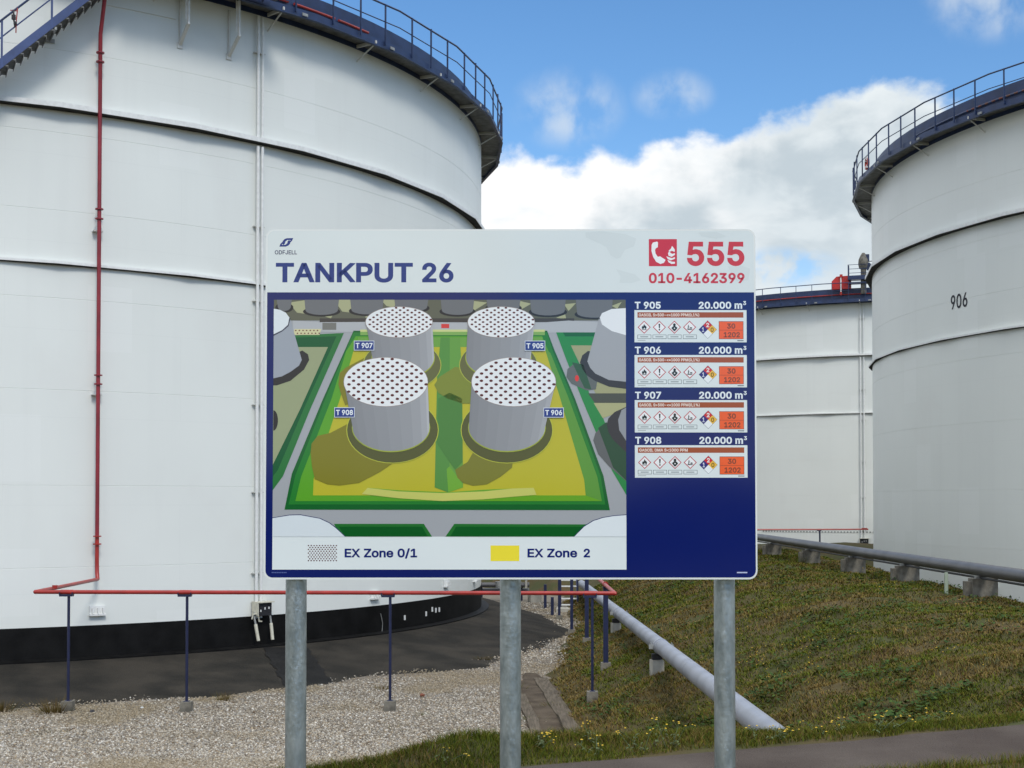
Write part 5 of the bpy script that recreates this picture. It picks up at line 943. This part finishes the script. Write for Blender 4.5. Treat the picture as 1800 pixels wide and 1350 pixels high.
# gravel stones
def gravel(n=150000):
    y = 22.5 + (62 - 22.5) * RNG.random(n * 4) ** 1.9; x = -.395 * y + RNG.random(n * 4) * (.395 * y + 3.0)
    reff = lambda x, y: (lambda r: np.where(r > 21, 21 + (r - 21) / pad_squeeze(np.arctan2(y - TANKS['L'][1], x - TANKS['L'][0])), r))(np.hypot(x - TANKS['L'][0], y - TANKS['L'][1]))
    r = reff(x, y); keep = (r > 23.7) & (bank_z(x, y) < floor_z(x, y) + np.where(y < 37, .03, .10))
    edge = (r < 24.9); keep &= ~edge | (RNG.random(len(x)) < np.clip((r - 23.9) / 1.1, 0, 1))
    mud = (np.abs(x - (.50 + .42 * (36.6 - y) / 12)) < .60) & (y > 24) & (y < 36.4); keep &= ~mud | (RNG.random(len(x)) < .16)
    x, y = x[keep][:n], y[keep][:n]; n = len(x)
    s = (.014 + .020 * RNG.random(n) ** 2) * (1 + .4 * (y > 40)); z = np.maximum(floor_z(x, y), bank_z(x, y)) + s * .3
    rad = reff(x, y); z = np.maximum(z, np.interp(rad, [19.5, 20.5, 21.0, 22.2, 23.4, 24.3, 25.2], [.545, .535, .44, .28, .13, .03, -.16]) + s * .3 - .02)
    o = np.array([(1, 0, 0), (0, 1, 0), (-1, 0, 0), (0, -1, 0), (0, 0, .75), (0, 0, -.6)], float)
    jit = 1 + .5 * (RNG.random((n, 6, 1)) - .5); p = o[None] * jit * s[:, None, None] * np.stack([.9 + .7 * RNG.random(n), .8 + .4 * RNG.random(n), .7 + .5 * RNG.random(n)], 1)[:, None]
    a = RNG.random(n) * 6.283; ca, sa = np.cos(a)[:, None], np.sin(a)[:, None]; tl = (RNG.random(n) - .5)[:, None] * .8
    px = p[..., 0] * ca - p[..., 1] * sa; py = p[..., 0] * sa + p[..., 1] * ca; pz = p[..., 2] + p[..., 0] * tl
    v = np.stack([px + x[:, None], py + y[:, None], pz + z[:, None]], -1).reshape(-1, 3)
    F = np.array([(0, 1, 4), (1, 2, 4), (2, 3, 4), (3, 0, 4), (1, 0, 5), (2, 1, 5), (3, 2, 5), (0, 3, 5)]); loops = (F[None] + (np.arange(n) * 6)[:, None, None]).reshape(-1)
    pal = np.array([(.36, .32, .255), (.27, .23, .175), (.45, .41, .345), (.20, .165, .125), (.33, .265, .18), (.58, .55, .49), (.26, .245, .22), (.19, .135, .085)])
    ci = RNG.choice(8, n, p=[.25, .2, .17, .1, .1, .07, .08, .03]); c = pal[ci] * (.68 + .6 * RNG.random((n, 1)))
    dirty = np.clip((vnoise(x, y, 1.6, 51) - .55) * 3, 0, .6)[:, None]; c = c * (1 - dirty) + np.array([.26, .205, .12]) * dirty
    m = n * 8; rawmesh('gravel_stones', v, loops, np.arange(m) * 3, np.full(m, 3), np.repeat(c, 6, 0), MT['stone'])
gravel()
# grass
GRN = np.array([(.070, .090, .008), (.092, .108, .011), (.044, .066, .009), (.116, .114, .012)]); DRY = np.array([(.158, .112, .034), (.140, .088, .024), (.190, .142, .050), (.105, .072, .020)])
def blades(x, y, z, h, w, dryf, name, lean=.55):
    n = len(x); a = RNG.random(n) * 6.283; b = RNG.random(n) * 6.283; ln = h * lean * (.3 + RNG.random(n))
    dx, dy = np.cos(a) * w / 2, np.sin(a) * w / 2; lx, ly = np.cos(b) * ln, np.sin(b) * ln
    v = np.empty((n, 5, 3)); 
    for k, (sgn, t, q) in enumerate(((-1, 0, 0), (1, 0, 0), (.75, .55, .35), (-.75, .55, .35), (0, 1, 1))):
        v[:, k, 0] = x + dx * sgn + lx * q; v[:, k, 1] = y + dy * sgn + ly * q; v[:, k, 2] = z - .01 + (h + .01) * t * (1 - .25 * (t == 1) * lean)
    dry = RNG.random(n) < dryf; c = np.where(dry[:, None], DRY[RNG.integers(0, 4, n)], GRN[RNG.integers(0, 4, n)]) * (.86 + .56 * RNG.random((n, 1)))
    st = np.arange(n) * 5; loops = (np.array([0, 1, 2, 3, 3, 2, 4])[None] + st[:, None]).reshape(-1); starts = (np.array([0, 4])[None] + (np.arange(n) * 7)[:, None]).reshape(-1); tot = np.tile([4, 3], n)
    rawmesh(name, v.reshape(-1, 3), loops, starts, tot, np.repeat(c, 5, 0), MT['blade'])
def dryness(x, y): return np.clip(.41 + 1.4 * (vnoise(x, y, 1.1, 61) - .5) + .9 * (vnoise(x, y, 3.7, 62) - .5) + .5 * (vnoise(x, y, .4, 63) - .5), .06, .95)
def slope_grass():
    N = 1100000; y = 15 + 48 * RNG.random(N) ** 1.55; x = RNG.random(N) * np.minimum(.44 * y, 16); z = bank_z(x, y); t = road_t(x, y); d = x - toe_x(y)
    clump = vnoise(x, y, .22, 71); keep = (t > 1.0) & (z > floor_z(x, y) + .02) & (d > -.05 + .5 * (vnoise(x, y, .5, 72) - .35)) & (d < 15) & (RNG.random(N) < np.clip(.30 + 1.0 * clump - .35 * (dryness(x, y) > .8), .1, 1)) & in_view(x, y, z, .08)
    x, y, z = x[keep], y[keep], z[keep]; n = min(len(x), 300000); x, y, z = x[:n], y[:n], z[:n]
    big = np.clip((vnoise(x, y, .9, 73) - .4) * 2, 0, 1); h = (.03 + .055 * RNG.random(n) + .08 * big * RNG.random(n)) * (1 + (y - 20) * .008); w = .006 + .007 * RNG.random(n) + .0005 * np.clip(y - 15, 0, 45)
    dr = dryness(x, y); dr = np.where(d[keep][:n] < .8, np.maximum(dr, .75), dr); dr *= np.clip(1.15 - (z - 1.9) * .55, .45, 1.1)
    blades(x, y, z, h, w, np.clip(dr, .05, .95), 'slope_grass', 1.5)
slope_grass()
def verge_grass():
    N = 420000; s = -7 + 22 * RNG.random(N); t = -.10 + (1.05 + .6 * np.exp(-((s) / 1.6) ** 2)) * RNG.random(N) ** .8; k = math.sqrt(1 + .44 ** 2); dx, dy = 1 / k, .44 / k; x = dx * s - dy * t; y = 9.05 + dy * s + dx * t
    z = bank_z(x, y); cl = vnoise(x, y, .16, 81); edge = t > -.08 + .16 * vnoise(s, 3, .25, 82); keep = edge & in_view(x, y, z, .05) & (RNG.random(N) < .25 + .9 * cl)
    x, y, z, t = x[keep], y[keep], z[keep], t[keep]; n = min(len(x), 95000); x, y, z, t = x[:n], y[:n], z[:n], t[:n]
    h = (.02 + .055 * RNG.random(n) + .05 * vnoise(x, y, .5, 83)) * np.clip(.45 + t * 1.6, .45, 1.1); w = .0025 + .004 * RNG.random(n)
    blades(x, y, z, h, w, np.clip(.20 + .5 * (vnoise(x, y, .6, 84) - .5), .04, .7), 'verge_grass', .8)
    # near side of the road, at the feet of the sign
    N = 160000; s = -6 + 14 * RNG.random(N); t = -1.16 - 3.2 * RNG.random(N) ** 1.4; x = dx * s - dy * t; y = 9.05 + dy * s + dx * t; z = bank_z(x, y)
    keep = (y > 4.5) & in_view(x, y, z, .05) & (RNG.random(N) < .25 + .9 * vnoise(x, y, .2, 85)); x, y, z = x[keep], y[keep], z[keep]; n = min(len(x), 42000); x, y, z = x[:n], y[:n], z[:n]
    h = .03 + .08 * RNG.random(n) + .10 * np.clip(RNG.random(n) - .8, 0, 1); blades(x, y, z, h, .002 + .003 * RNG.random(n), np.full(n, .25), 'near_grass', .7)
verge_grass()
# leafy weeds and herbs: broad dark leaves between the grasses
def herbs():
    N = 30000; y = 16 + 44 * RNG.random(N) ** 1.6; x = RNG.random(N) * np.minimum(.40 * y, 13); z = bank_z(x, y); t = road_t(x, y)
    keep = (t > 1.0) & (z > floor_z(x, y) + .08) & (vnoise(x, y, .9, 91) * .5 + vnoise(x, y, .35, 92) * .5 > .62) & in_view(x, y, z) & (x - toe_x(y) > .3)
    x, y, z = x[keep][:1700], y[keep][:1700], z[keep][:1700]; k = 8; x, y, z = (np.repeat(q, k) for q in (x, y, z)); n = len(x)
    x = x + RNG.normal(0, .07, n); y = y + RNG.normal(0, .07, n); z = z + .02 + .11 * RNG.random(n)
    a = RNG.random(n) * 6.283; L_ = .035 + .05 * RNG.random(n); W = L_ * .45; up = (RNG.random(n) - .3) * L_
    v = np.empty((n, 4, 3)); ca, sa = np.cos(a), np.sin(a)
    for i, (l, w, u) in enumerate(((0, 0, 0), (.5, .5, .6), (1, 0, 1), (.5, -.5, .6))): v[:, i, 0] = x + ca * l * L_ - sa * w * W * 2; v[:, i, 1] = y + sa * l * L_ + ca * w * W * 2; v[:, i, 2] = z + u * up
    c = np.array([(.042, .082, .020), (.058, .098, .022), (.034, .064, .018)])[RNG.integers(0, 3, n)] * (.8 + .4 * RNG.random((n, 1)))
    loops = np.arange(n * 4); rawmesh('slope_herbs', v.reshape(-1, 3), loops, np.arange(n) * 4, np.full(n, 4), np.repeat(c, 4, 0), MT['blade'])
herbs()
def flower_specks():
    cen = [(1335, 1090, 24), (1310, 1105, 24), (1400, 1140, 22.5), (1410, 1150, 22), (1425, 1165, 21.5), (1430, 1095, 27), (1552, 1042, 34), (1560, 1040, 34), (1345, 1150, 21.5), (1330, 1160, 21), (1312, 1165, 21), (1500, 1120, 24), (1662, 1168, 22), (1668, 1165, 22), (1695, 1090, 29), (1720, 1180, 21), (1345, 1180, 20.5), (1442, 1203, 20), (1425, 1175, 21), (1520, 1015, 42), (1360, 1190, 20)]
    v = []; m = MB()
    for px, py, Y in cen:
        q = P(px, py, Y); 
        # slide along the ray to the slope surface
        for it in range(40):
            gz = float(bank_z(q.x, q.y)); 
            if q.z <= gz + .12: break
            q = Vector((q.x * 1.015, q.y * 1.015, E + (q.z - E) * 1.015))
        for k in range(random.randint(3, 6)):
            x, y = q.x + random.gauss(0, .16), q.y + random.gauss(0, .2); z = float(bank_z(x, y)) + random.uniform(.10, .26); r = random.uniform(.008, .014)
            m.add([(x + r, y, z), (x, y + r, z), (x - r, y, z), (x, y - r, z), (x, y, z + r * .8), (x, y, z - r * .6)], [(0, 1, 4), (1, 2, 4), (2, 3, 4), (3, 0, 4), (1, 0, 5), (2, 1, 5), (3, 2, 5), (0, 3, 5)])
    tag(m.build('flower_heads', MT['petal'], smooth=0), kind='stuff')
flower_specks()
# flowering plants one can point at along the verge
def flower_plant(x, y, h, nh, label, grp='yellow flowering plants on the verge', seed=0):
    rd = random.Random(seed); z = float(bank_z(x, y)); t = empty('flowering_plant', (x, y, z), label, 'wildflower', grp); s = MB(); hd = MB(); lf = MB()
    for k in range(max(2, nh // 3)):
        dx, dy = rd.gauss(0, .07), rd.gauss(0, .07); hh = h * rd.uniform(.75, 1.05); tip = (dx * 1.5, dy * 1.5, hh)
        s.tube([(dx * .3, dy * .3, -.01), (dx, dy, hh * .6), tip], .0028, 5)
        for j in range(3):
            p = (tip[0] + rd.gauss(0, .022), tip[1] + rd.gauss(0, .022), hh + rd.uniform(-.02, .02)); r = rd.uniform(.006, .010); s.tube([(dx * 1.2, dy * 1.2, hh * .8), p], .0016, 4)
            n = 8; ring = [(p[0] + r * (1.35 if i % 2 else .8) * math.cos(i * math.pi / n * 2), p[1] + r * (1.35 if i % 2 else .8) * math.sin(i * math.pi / n * 2), p[2]) for i in range(n)]
            hd.add(ring + [(p[0], p[1], p[2] + r * .5), (p[0], p[1], p[2] - r * .6)], [(i, (i + 1) % n, n) for i in range(n)] + [((i + 1) % n, i, n + 1) for i in range(n)])
        for j in range(5):
            zz = hh * rd.uniform(.1, .7); a = rd.uniform(0, 6.28); L_ = rd.uniform(.03, .06); ca, sa = math.cos(a) * L_, math.sin(a) * L_; q = (dx * .7, dy * .7, zz)
            lf.add([q, (q[0] + ca * .5 - sa * .2, q[1] + sa * .5 + ca * .2, zz + .012), (q[0] + ca, q[1] + sa, zz), (q[0] + ca * .5 + sa * .2, q[1] + sa * .5 - ca * .2, zz + .012)], [(0, 1, 2, 3)])
    s.build('stem', MT['stem'], t); tag(hd.build('flower', MT['petal'], t, smooth=0), kind='stuff'); tag(lf.build('leaf', MT['stem'], t, smooth=0), kind='stuff')
def ground_hit(px, py, lo=4.0, hi=14.0):
    for i in range(400):
        Y = lo + (hi - lo) * i / 400; q = P(px, py, Y)
        if q.z <= float(bank_z(q.x, q.y)): return q
    return P(px, py, 9.8)
for i, (px, py, h, nh, lb) in enumerate((
    (938, 1318, .10, 12, 'yellow flower clump left of the two boards, by the middle post'), (1046, 1312, .17, 5, 'yellow flowers with bare stems between the boards and the right post'),
    (1186, 1322, .22, 9, 'tallest yellow flowers, left of the right sign post'), (1140, 1316, .16, 4, 'few yellow flowers short of the tallest ones by the right post'),
    (1334, 1308, .09, 8, 'low yellow flowers beside the end of the silver pipe, right of the right post'), (1398, 1292, .10, 9, 'yellow flowers at the buried end of the silver pipe'),
    (1444, 1292, .11, 5, 'two yellow blooms just right of the pipe end on the verge'), (1570, 1276, .11, 7, 'small yellow flowers on the verge below tank 906'),
    (1634, 1256, .12, 9, 'brightest yellow flowers midway along the right verge'), (1655, 1262, .10, 4, 'low yellow flowers right beside the brightest ones'), (1797, 1255, .13, 6, 'yellow flowers at the right edge of the photo'),
    (1098, 1352, .10, 10, 'yellow flowers at the bottom edge on the near side of the road'), (1183, 1349, .16, 3, 'single reddish stem with a yellow bloom before the road'), (762, 1346, .07, 5, 'small yellow flowers at the bottom edge, left of the middle post'))):
    q = ground_hit(px, py); tt = float(road_t(q.x, q.y))
    if -1.3 < tt < .10: mv = (.10 + .02 * (i % 4) - tt) if tt > -.9 else (-1.32 - tt); q = q + Vector((-.44, 1, 0)) / math.sqrt(1 + .44 ** 2) * mv
    flower_plant(q.x, q.y, h, nh, lb, seed=100 + i)
# dry tufts
def tuft(x, y, n, h, w, label, dry=.95, name='grass_tuft', grp='dry grass tufts', spread=.12):
    z = float(np.maximum(floor_z(x, y), bank_z(x, y))); r = np.hypot(x - TANKS['L'][0], y - TANKS['L'][1]); z = max(z, pad_z(float(r)) if r < 25 else z)
    xs = RNG.normal(0, spread, n); ys = RNG.normal(0, spread, n); a = RNG.random(n) * 6.283; out = 1 + RNG.random(n); hh = h * (.5 + .6 * RNG.random(n)); v = np.empty((n, 3, 3))
    v[:, 0] = np.stack([xs - np.cos(a) * w, ys - np.sin(a) * w, np.full(n, -.02)], 1); v[:, 1] = np.stack([xs + np.cos(a) * w, ys + np.sin(a) * w, np.full(n, -.02)], 1); v[:, 2] = np.stack([xs * (1 + out * .8), ys * (1 + out * .8), hh], 1)
    c = np.where((RNG.random(n) < dry)[:, None], DRY[RNG.integers(0, 4, n)] * .75, GRN[RNG.integers(0, 4, n)]); me = bpy.data.meshes.new(name); me.from_pydata([tuple(p) for p in v.reshape(-1, 3)], [], [(i * 3, i * 3 + 1, i * 3 + 2) for i in range(n)])
    at = me.color_attributes.new('Col', 'FLOAT_COLOR', 'POINT'); at.data.foreach_set('color', np.concatenate([np.repeat(c, 3, 0), np.ones((n * 3, 1))], 1).astype(np.float32).ravel()); me.materials.append(MT['blade'])
    tag(link(name, me, None, (x, y, z)), label, 'grass tuft', grp)
for (px, py, Y, n, h, sp, lb, dr) in ((95, 1246, 29.8, 260, .34, .13, 'brown dry tuft beside the leftmost blue support', .95), (4, 1236, 30.1, 160, .28, .12, 'brown dry weeds at the left edge of the photo by the pad', .9), (393, 1212, 31.5, 110, .22, .08, 'small rusty weed at the pad edge left of the left sign post', .95),
    (672, 1186, 33.5, 90, .15, .10, 'small brown weed at the pad edge beside the third blue support', .9), (848, 1146, 39.5, 80, .12, .12, 'brown weed at the pad edge left of the middle sign post', .9), (742, 1240, 29.3, 40, .08, .06, 'tiny green weed in the gravel right of the third blue support', .3), (1406, 952, 50.6, 160, .42, .12, 'tall green weed beside a grey pier of the crest pipe', .15), (1171, 1256, 22.5, 60, .42, .05, 'tall dry stalks on the slope left of the right sign post', 1.0)):
    q = P(px, py, Y); tuft(q.x, q.y, n, h, .006, lb, dr, spread=sp)
for i, (x, y, n, h, lb) in enumerate(((.98, 30.4, 90, .16, 'green tuft at the edge of the wider board, halfway along it'), (1.30, 26.9, 110, .15, 'grassy tuft at the near end of the wider board'), (.40, 28.6, 60, .12, 'small tuft growing between the two boards'), (.10, 33.4, 70, .13, 'low weed on the gravel at the far end of the narrower board'), (-2.4, 27.6, 60, .07, 'low green weed in the gravel behind the middle sign post'), (-9.0, 27.0, 60, .07, 'low green weed in the gravel in front of the leftmost supports'))):
    tuft(x, y, n, h, .006, lb, .45, spread=.14 if i < 4 else .2)
def rock(px, py, Y, s, m, name, label):
    q = P(px, py, Y); z = float(floor_z(q.x, q.y)); bm = bmesh.new(); bmesh.ops.create_icosphere(bm, subdivisions=1, radius=s)
    for v_ in bm.verts: v_.co *= random.uniform(.75, 1.2); v_.co.z *= .7
    me = bpy.data.meshes.new(name); bm.to_mesh(me); bm.free(); me.materials.append(m); tag(link(name, me, None, (q.x, q.y, z + s * .5)), label, 'stone')
rock(742, 1214, 32.2, .075, mat('red_brick', (.20, .07, .04), .9), 'brick_fragment', 'reddish brick fragment lying on the gravel'); rock(162, 1243, 29.8, .06, MT['dark'], 'dark_stone', 'dark stone on the gravel right of the dry tuft')
rock(250, 1221, 30.4, .04, MT['fixture'], 'white_pebble', 'white pebble at the edge of the asphalt pad')
